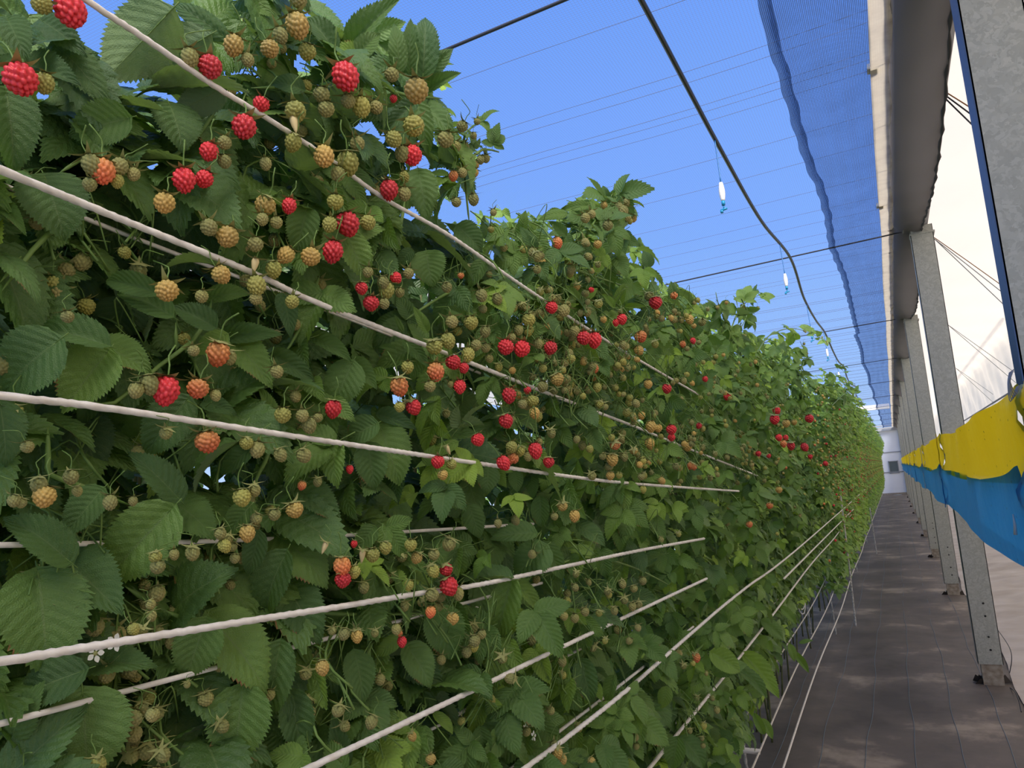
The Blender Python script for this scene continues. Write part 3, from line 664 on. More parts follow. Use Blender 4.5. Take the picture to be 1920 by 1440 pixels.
for i in range(5):
    r = np.random.default_rng(i + 900); b = MB(); main = spline([(0, 0, 0), (.02, .01, -.012), (.045, .02 * r.normal(), -.04), (.06, .03 * r.normal(), -.07)], .012); b.tube(main, .0014, 4)
    for k in range(5): p = main[1 + k * (len(main) - 2) // 5]; b.tube(spline([p, p + r.normal(0, .012, 3) + (0, 0, .004), p + r.normal(0, .02, 3) + (0, 0, -.01)], .01), .0008, 4)
    STALK.append(b.mesh('fruit_stalk', STEM))

# --- plants
YP = [-.15 + .26 * i for i in range(26)]; YP += [YP[-1] + .40 + .45 * i for i in range(68)]; NP = len(YP); YA = np.array(YP)
plants = []
near_lab = ['raspberry plant at the left edge, large dark leaves below the thick twine', 'raspberry plant holding the big red berry over the middle twine at left', 'raspberry plant with brown-edged leaves and amber berries left of centre',
            'raspberry plant whose pointed top leaves stand against the sky at upper centre', 'raspberry plant with paired dark red berries hanging in the middle', 'raspberry plant with a tuft of bright leaves and many small green berries',
            'raspberry plant whose leafy crown rises above the wire at centre right', 'raspberry plant with thick clusters of tiny unripe berries right of centre', 'raspberry plant carrying single red berries at right, before the thin shoots',
            'raspberry plant with a thin shoot of dark leaves against the blue sky', 'raspberry plant below the long side shoot reaching to the hose', 'raspberry plant beside the low crossbar near the floor']
short = ['the one at the left edge', 'the one with the red berry over the middle twine', 'the one with brown-edged leaves', 'the one with pointed top leaves against the sky', 'the one with paired dark red berries',
         'the one with the tuft of bright leaves', 'the one whose crown rises above the wire', 'the one with clusters of tiny unripe berries', 'the one carrying single red berries before the shoots', 'the one with the thin dark shoot against the sky',
         'the one below the long side shoot', 'the one beside the low crossbar']
for i in range(NP):
    p = empty('raspberry_plant', (-.85, YP[i], 0))
    if i < 24: lab = near_lab[i // 2] if i % 2 == 0 else 'raspberry plant just beyond ' + short[i // 2]
    elif i < 38: lab = 'raspberry plant in the half-distant stretch of the hedge, leaves still distinct'
    else: lab = 'raspberry plant in the far stretch of the hedge near the white end wall'
    tag(p, lab, 'plant', 'raspberry plants of the trellised hedge'); plants.append(p)
cnt = [dict(leaf=0, berry=0) for _ in range(NP)]
def plant_of(y): return int(np.argmin(abs(YA - y)))
def attach(name, me, pos, m3, s, kind, color=None, y=None):
    i = plant_of(pos[1] if y is None else y); o = None
    if kind and cnt[i][kind] >= 299:
        i2 = i + 1 if i + 1 < NP and cnt[i + 1][kind] < 299 else i - 1
        if i2 < 0 or cnt[i2][kind] >= 299: return None
        i = i2
    if kind: cnt[i][kind] += 1
    p = plants[i]; o = put(name, me, p, Vector(pos) - p.location, quat(m3) if m3 is not None else None, s, color); return o

# canes
for i in range(NP):
    y0 = YP[i]
    for k in range(3 if i < 38 else 2):
        r = np.random.default_rng(3000 + i * 7 + k); x = r.uniform(-.30, .05); b = MB(); ln = []
        dy = r.uniform(-.2, .2); top = r.uniform(1.9, 2.25)
        for z in np.linspace(0, top, 9 if i < 38 else 4): ln.append((x + .05 * math.sin(z * 2 + k) + .10 * (z / 2.2) ** 3 , dy + .05 * math.sin(z * 1.7 + i + k) + .1 * z / 2 * r.uniform(-1, 1) * .3, z))
        b.tube(spline(ln, .12), np.linspace(.0065, .003, len(spline(ln, .12))), 6); put('cane', b.mesh('cane', CANE), plants[i])

# key berries: kind x y size
KB = """R125,28,62 G83,20,40 R30,158,66 G85,157,38 R390,132,48 B353,108,34 Y441,87,40 B462,116,26 Y500,97,38 B521,68,30 Y552,50,48 B555,8,35 G579,100,36 B603,180,34 R640,152,56 R460,246,50 G552,213,42 C550,236,34 Y607,298,42 R495,200,34 G555,268,34 B497,308,24 R395,288,38 B423,272,28 B419,304,28 R344,340,46 R389,340,36 O192,326,50 B165,310,38 B230,318,34 B252,330,26 B170,348,28 G220,340,26 Y312,386,42 Y503,389,42 B493,413,24 B515,420,26 R545,388,30 G537,396,16 B388,432,34 Y432,453,44 B480,463,32 G621,425,30 G629,382,34
B612,207,34 B652,194,30 G674,203,38 B702,208,28 Y781,172,50 B736,145,30 R739,186,16 G772,246,44 G733,266,34 R770,297,42 B755,288,30 G650,305,44 B668,272,30 B638,328,28 R730,356,38 B758,366,26 R645,424,50 G687,423,32 R628,474,42 B836,265,34 B871,240,24 B894,230,14 B887,255,14 B901,300,16 O851,330,20 B865,328,20 B887,374,22 B855,382,20 B925,400,14 O1042,457,22 Y1121,460,18 B1000,475,20 B1168,397,22 B1157,390,18 B1173,380,16 B1153,408,18 B1178,410,16 B1140,425,22 B1095,412,20 B1107,405,18
Y313,555,46 Y405,520,38 B378,558,26 G480,540,38 B480,565,26 C480,500,30 G550,570,28 Y586,490,40 Y547,483,34 G512,505,32 B124,597,26 O412,665,48 B430,671,28 B360,662,24 R315,735,54 B275,722,38 B258,732,30 O375,735,44 B402,742,22 B312,815,26 O385,834,50 G462,833,28 B485,845,30 G532,782,34 B566,782,26 B576,798,30 B521,854,26 B564,857,30 B516,700,26 R627,767,34 B597,785,20 B47,841,26 Y87,934,44 B72,910,32 B132,896,30 B143,921,20 B207,943,28 G450,935,36 B475,920,24 Y548,960,36 O569,911,18 B596,904,18 B250,940,18 B40,945,22
R677,542,26 R695,572,34 R735,525,24 G728,545,32 B715,530,24 B752,550,20 B692,513,22 B718,572,22 B765,516,22 B836,540,22 O864,518,14 B901,555,24 B902,582,18 G881,608,30 B846,608,26 B911,622,22 G812,654,34 G836,640,30 G879,668,28 B893,650,22 B912,655,20 R845,683,32 R868,693,24 R866,688,14 O815,700,36 G764,690,26 O745,726,38 B805,728,24 R862,726,26 B843,722,14 R770,767,32 G750,765,22 B766,758,16 R949,656,34 R983,659,34 G990,603,28 B973,620,20 B958,635,18 R1036,655,28 B1005,647,20 R1033,580,26 B1060,585,24 R1091,638,30 R1115,638,30 B1076,622,20 G1068,675,20 R1228,570,28 B1218,558,20 R1165,600,22 O1197,635,26 Y1193,660,20 R955,742,30 R990,733,16 G1000,754,26 Y1040,715,28 B1020,727,22 B1064,713,20 R944,792,30 B960,787,16 Y1000,775,22 R892,828,28 R1001,846,30 B1010,830,16 R1030,869,24 G975,847,22 G957,840,24 O965,863,24 B988,857,18 R937,871,28 R823,869,28 C836,845,20 G844,873,22 Y827,893,22 R655,880,16 O1113,692,18 G1122,727,18 Y1215,722,18 G1090,745,14 Y1220,800,22 Y1232,805,18 Y1215,832,20 B1166,823,14 Y1147,862,24 B1130,857,16 B1170,857,16 B1144,877,18 Y1145,893,18 B1108,895,18 G1163,893,14 G1206,918,14
R645,1090,34 O640,1062,36 G661,1075,28 C680,1044,26 R665,1020,14 G698,1043,30 G722,1028,26 G770,1024,26 Y785,1048,24 B846,1023,28 B813,1042,24 G806,1072,26 R833,1072,28 R835,1103,38 B809,1118,28 B857,1113,24 O809,1148,22 Y849,1162,26 Y668,1193,24 B648,1190,24 B623,1185,18 B703,1188,16 R753,1203,20 B742,1180,20 O750,1188,12 Y602,1252,28 B904,1190,18 Y1055,952,22 Y1078,968,22 B962,977,18 B933,982,16 B1038,970,16 B1055,1157,18 B1078,1160,18 B1094,1148,18 B1075,1103,16 B1170,1127,16 B1185,1137,16 B1198,1135,16 B1165,1095,16 B1187,1105,16 B1205,1090,16 B1150,1145,16 Y1045,1412,22 Y1052,1425,20 Y1105,1430,20 Y770,1382,18 Y806,1425,22
Y463,1000,32 B485,975,24 B411,1002,24 G415,1025,26 B430,1012,20 B440,1027,20 B440,1048,20 B515,967,26 G290,1047,26 B325,1040,20 B360,1038,28 B297,1065,30 B280,1135,20 B283,1155,20 G245,1183,24 B268,1187,22 B28,940,26 C612,1028,24 B350,1285,14
R1258,808,22 R1259,822,16 R1452,788,20 R1452,772,16 R1515,787,18 Y1474,795,16 Y1488,793,12 R1459,822,14 O1468,833,14 R1483,837,16 R1505,840,16 R1518,857,10 R1421,852,12 R1546,870,10 R1313,799,12 O1403,985,14 O1445,950,14 O1303,1233,18 R1250,730,20 R1366,745,16 Y1288,840,20 R1440,856,10 R1470,822,12 R1321,712,12 R1298,640,12 O1262,556,16 R1110,545,12 R1155,605,14 Y1130,600,14 Y1290,600,18 B1318,606,16 B1262,600,16 Y1460,920,14""".split()
berry_px = []
def hang_berry(t, px, py, s, lift=.028):
    pos = hedge_pt(px, py - s * .5, lift); d = proj(pos)[2]; size = s * d / F
    lim = .034 if t in 'RO' else .030
    if size > lim:                                     # keep the fruit life-size: it hangs nearer the aisle instead
        k = lim / size; pos = np.array([0, 0, H]) + (pos - [0, 0, H]) * max(k, .72); d = proj(pos)[2]; size = s * d / F
    ht = size / (1.06 if t in 'RO' else 1.05)
    tilt = rx(rng.normal(0, .22)) @ ry(rng.normal(0, .22)) @ rz(rng.uniform(0, 6.28))
    if t == 'C':
        o = attach('receptacle', RECEPT, pos, tilt, ht * .95, 'berry'); tag(o, 'bare cream receptacle left after picking')
    else: o = attach('raspberry', BMESH[t][rng.integers(3)], pos, tilt, ht, 'berry'); 
    if t == 'R': tag(o, 'ripe red raspberry')
    if t == 'O': tag(o, 'raspberry turning from orange to red')
    put('calyx', (CAL if t in 'ROYG' else CALS)[rng.integers(4)], o)
    berry_px.append((px, py, d, s * .5)); return pos
for w_ in KB:
    t = w_[0]; px, py, s = map(int, w_[1:].split(',')); hang_berry(t, px, py, s, .03 if s > 20 else .02)

# key leaves: bx by tx ty width tone flags(b brown edge, u underside, d deeper, f in front)
KL = """315,25,195,150,.66,.55,u;385,70,262,142,.62,.35,u;105,85,205,195,.45,.3,;80,40,160,105,.5,.35,;12,175,30,325,.55,.25,;15,38,50,107,.6,.35,;238,222,136,255,.75,.45,;318,197,343,282,1.0,.45,;415,165,328,212,.60,.45,u;295,206,185,203,.24,.4,;420,68,322,3,.38,.45,;452,2,512,30,.6,.5,;625,93,570,28,.5,.4,;85,335,125,443,.95,.35,;55,125,150,165,.5,.3,;0,120,70,150,.5,.35,;235,360,200,480,.75,.12,d;385,398,285,517,.75,.3,d;415,435,448,373,.6,.85,;412,432,362,388,.4,.85,;575,395,557,478,.65,.4,;567,168,505,153,.6,.35,;658,88,750,3,.36,.35,;668,105,712,62,.6,.35,;793,141,798,28,.46,.35,;797,140,848,92,.52,.38,;748,130,741,42,.4,.45,;768,130,770,38,.36,.4,;800,168,862,134,.36,.6,;782,197,805,287,.42,.35,;775,197,722,250,.42,.35,;790,195,852,262,.42,.3,;838,270,890,352,.26,.6,;785,325,800,415,.6,.5,;0,475,78,566,.36,.45,b;0,380,48,440,.3,.5,b
292,547,192,523,.42,.45,;317,590,216,541,.46,.3,;400,612,325,578,.6,.35,;390,557,468,550,.48,.5,;402,496,303,500,.2,.55,;422,632,526,626,.36,.55,;423,628,366,663,.62,.6,;437,638,508,726,.50,.6,b;195,646,57,616,.46,.4,;190,650,283,690,.65,.45,b;200,662,123,770,.78,.5,b;108,640,5,738,.8,.4,;105,600,0,620,.5,.3,d;235,565,215,640,1.1,.15,d;660,682,622,768,.72,.5,;530,555,545,632,.42,.35,;512,668,590,712,.45,.25,;590,633,658,671,.4,.4,;662,680,705,730,.5,.45,;350,750,273,853,.62,.3,;385,755,442,775,.5,.35,;145,785,185,888,.8,.15,d;0,758,12,872,.6,.35,;335,935,243,850,.5,.4,;436,835,355,922,.2,.6,;508,795,488,723,.38,.7,;520,805,573,825,.3,.75,;470,842,415,890,.52,.45,;180,720,150,800,.5,.4,d
318,958,190,1096,.62,.5,;325,942,402,1006,.65,.35,;190,920,125,1002,.65,.25,;127,1050,8,965,.5,.2,;72,1080,95,1262,.8,.45,b;125,1055,226,1152,.68,.35,;320,1150,436,1066,.72,.2,;385,1165,348,1275,.75,.45,;395,1160,500,1297,.62,.52,b;520,1005,616,1097,.68,.5,b;485,1000,465,1077,.5,.35,;472,948,424,1006,.62,.65,;525,1210,502,1352,.52,.42,b;455,1292,440,1432,.8,.4,b;155,1302,165,1465,.9,.45,b;155,1252,290,1243,.5,.22,;155,1258,20,1316,.6,.2,;20,1385,76,1283,.5,.4,;60,1378,120,1440,.7,.42,;540,1100,602,1205,.65,.25,b;535,1040,490,1160,.55,.2,;545,1300,565,1420,.5,.3,b;640,1440,625,1340,.4,.45,;420,1440,430,1408,.5,.75,;30,880,100,1000,.6,.35,d
1022,1025,963,1083,.85,.5,;1022,1020,1054,1086,.48,.45,;958,1090,930,1206,.45,.45,;960,1090,1016,1146,.42,.45,;955,1086,868,1097,.26,.4,;735,1110,683,1162,.62,.55,b;820,1145,848,1238,.78,.62,b;765,1213,808,1288,.7,.58,b;748,1195,702,1232,.5,.62,;665,1225,680,1318,.6,.4,;705,795,650,830,.8,.5,b;715,805,752,906,.7,.45,b;712,778,778,806,.45,.35,;690,835,703,917,.7,.45,b;955,772,1010,808,.55,.45,b;953,770,920,785,.5,.45,;915,875,912,926,.8,.45,b;965,885,970,922,.7,.42,;800,475,812,537,.95,.5,b;770,470,745,500,.6,.4,;560,915,635,980,.6,.35,b;1085,985,1135,1022,.55,.45,b;1013,935,1015,990,.6,.55,b;1000,1000,920,1010,.5,.35,;880,950,900,1010,.6,.3,;1110,1035,1065,1030,.4,.65,;1118,1040,1120,1075,.55,.65,;900,1365,912,1420,.6,.65,;1040,1330,1075,1318,.5,.62,;815,1340,850,1375,.45,.7,;700,990,665,1040,.6,.5,;750,1050,810,1075,.4,.45,;855,830,800,860,.4,.65,;800,870,815,835,.6,.6,
860,425,905,470,.7,.4,;820,395,790,370,.5,.45,;895,470,900,430,.5,.5,;905,490,880,540,.5,.4,;980,430,985,395,.55,.5,;1000,470,975,425,.5,.4,;1060,400,1010,410,.4,.45,;1100,385,1050,395,.35,.45,;1140,380,1130,347,.45,.55,;1170,383,1208,382,.22,.5,;1145,372,1160,350,.4,.6,;1060,440,1030,415,.5,.4,;1215,500,1207,470,.8,.4,;1265,560,1258,528,.6,.4,;1075,550,1080,520,.5,.8,;1085,560,1060,535,.4,.8,;1160,570,1170,530,.5,.88,;1150,575,1130,550,.4,.85,;1175,575,1210,575,.3,.85,;1100,560,1120,540,.5,.8,;870,590,830,575,.35,.6,;800,620,775,575,.4,.55,;755,620,740,590,.3,.55,;760,640,805,690,.35,.5,;740,655,710,650,.4,.5,
1465,1140,1495,1170,.4,.7,;1395,1230,1455,1305,.42,.62,;1380,1250,1440,1310,.3,.5,;1490,1225,1518,1262,.3,.6,;1480,1210,1490,1240,.5,.55,;1500,1205,1525,1200,.3,.7,;1430,1350,1448,1385,.4,.62,;1415,1340,1435,1380,.35,.65,;1280,1385,1325,1440,.6,.5,;1270,1385,1262,1440,.7,.45,;1340,1260,1400,1245,.5,.6,;1335,1225,1390,1260,.6,.65,;1430,1165,1470,1200,.5,.6,;1250,1290,1240,1330,.6,.55,;1150,1270,1140,1320,.5,.45,;1090,1240,1110,1320,.55,.4,b""".replace('\n', ';').split(';')
leaf_px = []
NRM = {}
for i, w_ in enumerate(KL):
    if not w_.strip(): continue
    q = w_.split(','); bx, by, tx, ty = map(float, q[:4]); wd, tone, fl_ = float(q[4]), float(q[5]), q[6] if len(q) > 6 else ''
    dd = -.07 if 'd' in fl_ else .0
    r = np.random.default_rng(500 + i)
    A = hedge_pt((bx + tx) / 2, (by + ty) / 2, dd - .012); dm = proj(A)[2]; sl = math.hypot(tx - bx, ty - by) * dm / F * r.uniform(-.05, .3)
    A = M @ np.array([bx - 960, by - 720, F]) * (dm + sl * .4) / F + np.array([0, 0, H]); B = M @ np.array([tx - 960, ty - 720, F]) * (dm - sl * .6) / F + np.array([0, 0, H])
    d = B - A; L = np.linalg.norm(d); C0 = np.array([0, 0, H]) - A; C0 /= np.linalg.norm(C0)
    n = C0 + np.array([.0, .1, .42]) + r.normal(0, .12, 3)
    if wd < .3: n = C0 * .35 + np.array([0, 0, 1.0])
    m3 = frame(d, n); s = L / .95
    ww = max(wd, .62) if wd < .3 else wd
    if 'u' in fl_: m3 = frame(d, C0 * -1 + r.normal(0, .1, 3))
    c = (tone + r.normal(0, .03), 1.0 if 'b' in fl_ else 0., 0, 1)
    attach('leaf', SINGLE[i % 8], A, m3, (s * ww * 1.08, s, s), 'leaf', c); leaf_px.append((bx, by, tx, ty, dd, wd))
# key stems
KS = [[(428, 155), (405, 200), (375, 250), (330, 290), (265, 312), (245, 340)], [(600, 180), (540, 165), (470, 165)], [(265, 240), (200, 270), (150, 300), (110, 325)], [(398, 560), (385, 600), (360, 640), (300, 685), (215, 755), (175, 752)],
      [(330, 605), (330, 660)], [(760, 370), (750, 430), (740, 470)], [(600, 515), (560, 620), (530, 665)], [(720, 165), (760, 178), (830, 185)], [(90, 800), (90, 860), (95, 890), (150, 910), (200, 930), (250, 950)],
      [(510, 830), (495, 870), (480, 900), (482, 940)], [(235, 1100), (290, 1130), (310, 1110), (300, 1095)], [(310, 1145), (355, 1165)], [(868, 1097), (960, 1090), (1040, 1060), (1110, 1045), (1190, 1065), (1260, 1100)],
      [(1300, 1225), (1340, 1190), (1370, 1160)], [(600, 1150), (700, 1152), (790, 1150)], [(885, 265), (870, 300), (880, 420)], [(1150, 430), (1125, 460), (1090, 490)], [(690, 1170), (693, 1250), (700, 1340)],
      [(40, 480), (0, 530)], [(110, 420), (60, 470), (0, 550)], [(860, 540), (820, 560), (760, 600)], [(1060, 500), (1120, 520), (1180, 540)]]
for pts in KS:
    P = spline([hedge_pt(x, y, -.02) for x, y in pts], .02); i = plant_of(P[0][1]); b = MB(); lo = np.array(plants[i].location)
    b.tube(P - lo, np.linspace(.0027, .0014, len(P)) * np.minimum(1, .15 + 6 * np.minimum(np.linspace(0, 1, len(P)), np.linspace(1, 0, len(P)))), 6); put('side_shoot', b.mesh('side_shoot', STEM), plants[i])
# --- outline of the crop face as the photograph shows it, and what must stay uncovered
SIL = np.array([(-400, -400), (90, -400), (95, 60), (150, 110), (205, 190), (230, 150), (330, 145), (330, -5), (590, -400), (600, 10), (655, 60), (770, 30), (840, 80), (860, 130), (850, 190), (880, 215), (935, 285), (895, 330), (910, 370), (960, 405), (1040, 388), (1135, 350), (1195, 380), (1185, 430), (1213, 465), (1228, 515), (1262, 528), (1320, 560), (1350, 590), (1400, 625), (1480, 640), (1510, 700), (1590, 748), (1640, 795), (1657, 850), (1645, 930), (1598, 1000), (1542, 1085), (1505, 1160), (1478, 1215), (1450, 1270), (1440, 1310), (1420, 1360), (1390, 1450), (1300, 1900), (-400, 1900)], float)
def inside(px, py):
    c = False; n = len(SIL); j = n - 1
    for i in range(n):
        xi, yi = SIL[i]; xj, yj = SIL[j]
        if (yi > py) != (yj > py) and px < (xj - xi) * (py - yi) / (yj - yi) + xi: c = not c
        j = i
    return c
GW, GH, GS = 200, 150, 10
keep = np.zeros((GW, GH))            # nearest depth at which something must stay visible
def mark(px, py, d, r):
    for a in range(int((px - r) // GS), int((px + r) // GS) + 1):
        for c in range(int((py - r) // GS), int((py + r) // GS) + 1):
            if 0 <= a < GW and 0 <= c < GH: keep[a, c] = max(keep[a, c], d)
for pl in blocks:
    for px, py, d in pl:
        if random.random() < .93: mark(px, py, d, 4)
for px, py, d, r in berry_px: mark(px, py, d, r * .8)
for bx, by, tx, ty, dd, wd in leaf_px:
    for t in (.15, .4, .65, .9):
        x = bx + (tx - bx) * t; y = by + (ty - by) * t; L = math.hypot(tx - bx, ty - by); q = hedge_pt(x, y, dd - .01)
        mark(x, y, proj(q)[2], max(5, L * wd * .28 * math.sin(math.pi * (.15 + .7 * t))))
def blocked(pts):
    for p in pts:
        x, y, d = proj(p)
        if d < .1: return 1
        a, c = int(x // GS), int(y // GS)
        if 0 <= a < GW and 0 <= c < GH and keep[a, c] > d - .012: return 2
    return 0
def top_z(y): return 2.22 + .10 * math.sin(y * 2.3) + .08 * math.sin(y * 5.1 + 1) + (.35 if y < 2.2 else 0)
def lean(z, y): return .20 * max(0, z - 1.7) / .7 * min(1, max(0, (y - 3) / 4)) 
def try_leaf(y, z, dep, size, tone, brown, lib, name='leaf', near_ok=True):
    x = xface(max(0, y)) - dep + lean(z, y)
    out = rng.normal(0, .45); td = np.array([rng.uniform(.15, .8), out, rng.normal(-.5, .35)])
    nd = np.array([.55 + rng.normal(0, .25), rng.normal(-.15, .3), .65 + rng.normal(0, .25)])
    m3 = frame(td, nd); pos = np.array([x, y, z])
    for k in range(5):
        ok = True; pts = [pos + m3 @ (np.array(o) * size) for o in ((0, .5, 0), (0, 1.45, -.1), (0, 1.0, 0), (.75, .7, 0), (-.75, .7, 0), (.4, .5, 0), (-.4, .5, 0))]
        pr = [proj(p) for p in pts]
        if min(p[2] for p in pr) < .12: return None
        if not any(-120 < p[0] < 2000 and -120 < p[1] < 1600 for p in pr): return None
        if not (inside(*pr[0][:2]) and inside(*pr[1][:2]) and inside(*pr[3][:2]) and inside(*pr[4][:2])): return None
        if not blocked(pts): break
        if y > 2.6: pos = pos - (.05, 0, 0)
        else: pos = pos - (.045, 0, 0)
    else:
        if dep < .25: return None
    c = (float(np.clip(tone, 0, 1)), brown, 0, 1)
    return attach(name, lib[rng.integers(len(lib))], pos, m3, size * rng.uniform(.9, 1.1), 'leaf', c)
# protruding shoots against the sky
def shoot(pts, x, nleaf, size, fruit, tone=.5):
    P = [atX(a, c, x) for a, c in pts]; P = spline(P, .03); i = plant_of(P[0][1]); lo = np.array(plants[i].location)
    b = MB(); b.tube(P - lo, np.linspace(.0030, .0013, len(P)), 5); put('side_shoot', b.mesh('side_shoot', STEM), plants[i])
    for k in range(nleaf):
        q = P[int((.15 + .85 * (k + .5) / nleaf) * (len(P) - 1))]; sg = 1 if k % 2 else -1
        m3 = frame((rng.normal(.1, .3), rng.normal(0, .5) * 1 + .5 * sg, rng.normal(-.1, .35)), (.55 + rng.normal(0, .2), -.75, .35 + rng.normal(0, .3)))
        attach('leaf', TRI[rng.integers(14)], q, m3, size * rng.uniform(.7, 1.1), 'leaf', (tone + rng.normal(0, .06), 0, 0, 1), P[0][1])
    for k in range(fruit):
        q = P[int(rng.uniform(.4, .98) * (len(P) - 1))] + rng.normal(0, .014, 3) - (0, 0, .012); t = 'BBGYB'[rng.integers(5)]
        o = attach('raspberry', BMESH[t][0], q, rz(rng.uniform(0, 6)), rng.uniform(.013, .017), 'berry', None, P[0][1])
        if o: put('calyx', CALS[rng.integers(4)], o)
shoot([(850, 330), (868, 290), (872, 250), (900, 228)], -.52, 4, .030, 5)
shoot([(880, 300), (905, 280), (935, 285)], -.52, 3, .030, 3)
shoot([(1370, 620), (1350, 580), (1342, 548)], -.47, 6, .072, 2); shoot([(1370, 620), (1390, 575), (1425, 552)], -.47, 7, .072, 3)
shoot([(1390, 560), (1400, 590), (1380, 630)], -.47, 4, .065, 2); shoot([(1420, 660), (1450, 625), (1500, 618), (1552, 640)], -.42, 9, .085, 6, .6)
shoot([(1100, 440), (1130, 390), (1150, 362)], -.48, 6, .072, 4); shoot([(1130, 420), (1165, 385), (1195, 384)], -.48, 3, .065, 5)
shoot([(1500, 700), (1510, 665), (1500, 640)], -.4, 5, .085, 3, .6); shoot([(1560, 760), (1590, 735), (1605, 742)], -.33, 6, .10, 3, .6)
ns = 0
for k in range(4200):                               # leaves lying open on the crop face, between the fruit
    px = rng.uniform(560, 1640); py = rng.uniform(300, 1440)
    if px < 860 and rng.random() < .6: continue
    if not inside(px, py): continue
    q = hedge_pt(px, py, rng.uniform(-.03, .03))
    if q[1] > 9 or q[2] < .32 or q[2] > 2.7: continue
    young = rng.random() < .22; size = rng.uniform(.046, .068) * (.7 if young else 1)
    C0 = np.array([0, 0, H]) - q; C0 /= np.linalg.norm(C0); rt = np.cross(C0, (0, 0, 1.))
    td = rt * rng.normal(0, .75) + np.array([0, 0, -.75]) + C0 * rng.uniform(-.1, .7); nd = C0 * rng.uniform(.5, 1.1) + np.array([0, 0, .75]) + rng.normal(0, .2, 3)
    m3 = frame(td, nd); pts = [q + m3 @ (np.array(o) * size) for o in ((0, .5, 0), (0, 1.0, 0), (0, 1.4, -.1), (.3, 1, 0), (-.3, 1, 0), (.7, .8, 0), (-.7, .8, 0), (.4, .45, 0), (-.4, .45, 0))]
    pr = [proj(p) for p in pts]
    if blocked(pts) or not all(inside(*p[:2]) for p in pr[:7]): continue
    tone = float(np.clip(rng.normal(.80 if young else .52, .09), 0, 1))
    if attach('leaf', (TRIN if q[1] < 1.6 else TRI)[rng.integers(10)], q, m3, size, 'leaf', (tone, 1.0 if rng.random() < .2 else 0., 0, 1)):
        ns += 1
        if ns > 700: break
        for p in pr[:5]:
            if rng.random() < .6: mark(p[0], p[1], p[2], 3)
nl = 0
for k in range(13500):
    u = rng.random(); y = .05 + 6.2 * u ** 1.15; z = rng.uniform(.30 if y > 2 else .42, top_z(y) + .25)
    if y < .9: z = rng.uniform(.95, 2.5)
    dep = min(.75, rng.exponential(.14) + .03); young = rng.random() < .08 + .16 * (y > 1.2)
    size = rng.uniform(.055, .082) * (1.18 if y < 1.1 else .98 if y > 1.6 else 1.05) * (.55 if young else 1)
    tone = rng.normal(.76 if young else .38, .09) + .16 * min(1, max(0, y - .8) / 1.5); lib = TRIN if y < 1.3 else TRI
    if try_leaf(y, z, dep, size, tone, 1.0 if rng.random() < .22 else 0., lib): nl += 1
print('leaves', nl)
# unripe clusters through the crop face
nb = 0
def cluster(px, py, n, types, smin, smax, dx=.0, spread=1.):
    global nb
    base = hedge_pt(px, py, dx); d = proj(base)[2]
    o = attach('fruit_stalk', STALK[rng.integers(5)], base + (-.045, 0, .055), rz(rng.normal(0, .5)), 1.0, None)
    for k in range(n):
        q = base + rng.normal(0, .017, 3) * (1, 1.5, 1.5) * spread; x, y_, dd = proj(q)
        t = types[rng.integers(len(types))]; s = rng.uniform(smin, smax) * (1.25 if t in 'RO' else 1)
        if blocked([q]) == 2 and (rng.random() < .85): continue
        far = dd > 2.6
        tilt = rx(rng.normal(0, .4)) @ ry(rng.normal(0, .4)) @ rz(rng.uniform(0, 6.28))
        o = attach('raspberry', BLOW[t] if dd > 3.6 else BMESH[t][rng.integers(3)], q, tilt, s, 'berry')
        if o is None: continue
        nb += 1
        if t in 'RO': tag(o, 'ripening raspberry')
        if dd < 4: put('calyx', (CAL if t in 'ROYG' else CALS)[rng.integers(4)], o)
for k in range(150):
    px = rng.uniform(880 + 200 * (k % 2), 1600); v = rng.random()
    ctr = np.interp(px, [880, 1100, 1300, 1450, 1600], [640, 640, 780, 830, 860]); sp = np.interp(px, [880, 1100, 1300, 1450, 1600], [230, 230, 190, 120, 45])
    py = rng.normal(ctr, sp * .55)
    if not inside(px, py) or not inside(px + 10, py - 14): continue
    cluster(px, py, rng.integers(3, 8), 'BBBBGGYBGYBBG' + ('O' if rng.random() < .2 else ''), .010, .0165, .012)
for k in range(64):
    px = rng.uniform(30, 1350); py = rng.uniform(1000, 1430)
    if inside(px, py): cluster(px, py, rng.integers(2, 6), 'BBBBGB', .010, .015, .01 if px > 600 else -.03)
for k in range(26):
    px = rng.uniform(20, 860); py = rng.uniform(60, 930)
    if inside(px, py): cluster(px, py, rng.integers(2, 4), 'BBBG', .011, .016, -.04)
print('berries', nb)
# flowers at the lower left and bottom
for px, py in ((178, 1225), (215, 1205), (965, 1375), (985, 1365), (1000, 1380), (620, 1005)):
    p = hedge_pt(px, py, .0); attach('flower', FLOWER, p, frame((0, 1, .2), (1, -.3, .1)), .011, None)
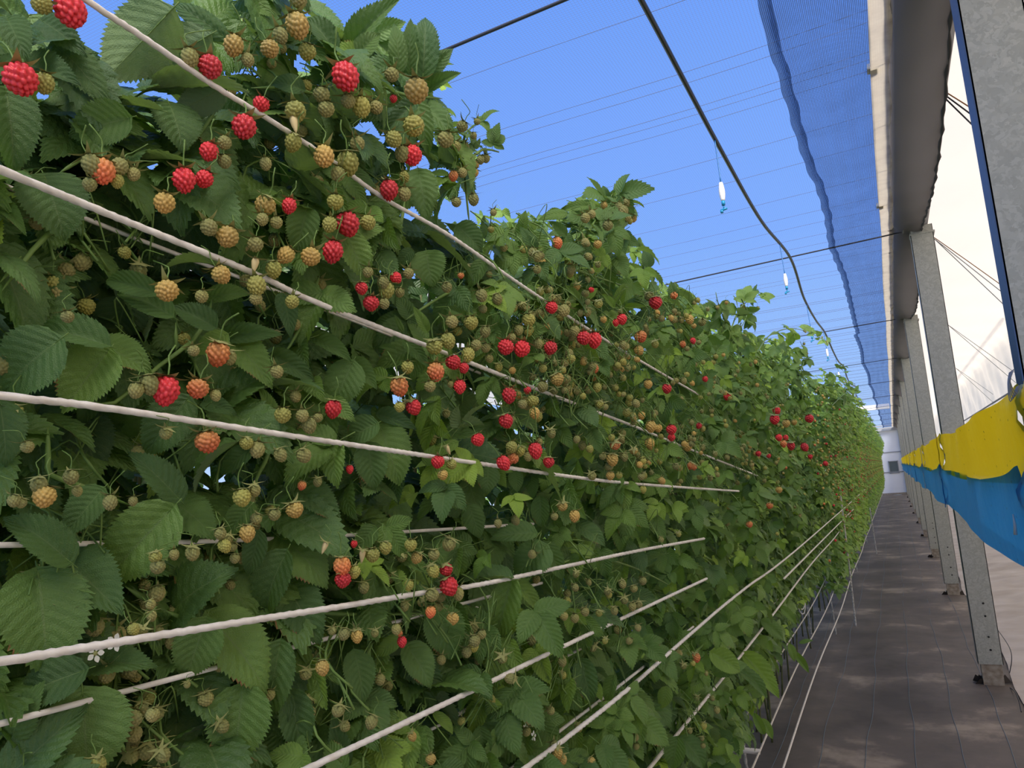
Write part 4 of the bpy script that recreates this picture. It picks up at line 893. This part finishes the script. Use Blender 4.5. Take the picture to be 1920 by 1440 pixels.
# --- the half-distant plants: outer leaves one by one over a dense inner mass, then whole far plants
def mass(seed, n, lo=.42, hi=2.35, size=(.055, .085), depth=.75, wide=.34, bend=.22):
    r = np.random.default_rng(seed); b = MB()
    for k in range(n):
        z = r.uniform(lo, hi); xo = .36 - min(depth, r.exponential(.16)) + bend * max(0, z - 1.7) / .7 - .10 * max(0, .8 - z); y = r.uniform(-wide, wide)
        if z > 2.1 and r.random() < (z - 2.1) / .35: continue
        m3 = frame((r.uniform(-.1, .9), r.normal(0, .55), r.normal(-.45, .35)), (.5 + r.normal(0, .25), r.normal(-.15, .3), .7)); s = r.uniform(*size)
        q = TRIL[r.integers(6)]; b.add(xf(q.V * s, m3, (xo, y, z)), q.f, q.UV)
    return b.mesh('foliage', [LEAF, STEM])
MASSES = [mass(700 + i, 420) for i in range(5)]
def specks(seed, n):
    r = np.random.default_rng(seed); b = MB()
    for k in range(n):
        z = float(np.clip(r.normal(1.45, .38), .5, 2.25)); x = .375 - r.exponential(.02) + .22 * max(0, z - 1.7) / .7 - .10 * max(0, .8 - z); y = r.uniform(-.3, .3); c = np.array([x, y, z]); t = r.choice([0, 0, 1, 1, 2, 3], p=[.27, .27, .21, .18, .055, .015])
        for m in range(r.integers(1, 5)):
            q = c + r.normal(0, .02, 3); R = r.uniform(.007, .010) * (1.2 if t > 1 else 1)
            b.add([q + (R, 0, 0), q + (0, R, 0), q - (R, 0, 0), q - (0, R, 0), q + (0, 0, R), q - (0, 0, R * 1.3)], [(0, 1, 4), (1, 2, 4), (2, 3, 4), (3, 0, 4), (1, 0, 5), (2, 1, 5), (3, 2, 5), (0, 3, 5)], mi=int(t))
    return b.mesh('unripe_fruit', [BM['B'], BM['G'], BM['Y'], BM['R']])
SPECKS = [specks(800 + i, 55) for i in range(4)]
INNER = [mass(720 + i, 260, size=(.06, .09), hi=2.05, bend=0) for i in range(3)]
for i in range(NP):
    p = plants[i]
    if i < 27:
        if i % 2: continue                                           # shaded inner mass well behind the face
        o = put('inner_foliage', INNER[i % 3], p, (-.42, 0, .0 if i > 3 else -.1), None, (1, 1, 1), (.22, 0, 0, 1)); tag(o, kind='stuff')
    else:
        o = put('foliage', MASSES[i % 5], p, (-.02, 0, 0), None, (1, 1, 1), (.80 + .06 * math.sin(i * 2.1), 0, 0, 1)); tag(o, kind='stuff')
        tag(put('unripe_fruit', SPECKS[i % 4], p), kind='stuff')
for k in range(2600):
    y = 5.9 + 6.0 * rng.random() ** 1.2; z = rng.uniform(.45, 2.35); dep = rng.exponential(.05); young = rng.random() < .3
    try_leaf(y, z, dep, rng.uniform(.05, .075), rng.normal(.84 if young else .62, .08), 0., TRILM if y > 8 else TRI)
for k in range(420):
    y = 5.5 + 14 * rng.random() ** 1.4; z = rng.normal(1.55, .3); q = np.array([xface(y) + lean(z, y) + rng.uniform(-.01, .04), y, z])
    x_, y_, d = proj(q)
    if not inside(x_, y_): continue
    t = 'BBBGGYYYOR'[rng.integers(10)]; attach('raspberry', BLOW[t], q, rz(rng.uniform(0, 6)), .019, 'berry')
# --- next row, seen only through the gaps
for i in range(20):
    p = empty('raspberry_plant', (-2.35, .2 + .8 * i, 0)); tag(p, 'raspberry plant of the next row, glimpsed through gaps in the leaves', 'plant', 'raspberry plants of the next row')
    tag(put('foliage', MASSES[i % 5], p, (0, 0, -.35), None, (1.2, 1.3, 1), (.5, 0, 0, 1)), kind='stuff')
    b = MB(); b.tube([(.1, 0, 0), (.12, .03, .9), (.1, 0, 1.8)], .007, 5); put('cane', b.mesh('cane', CANE), p)
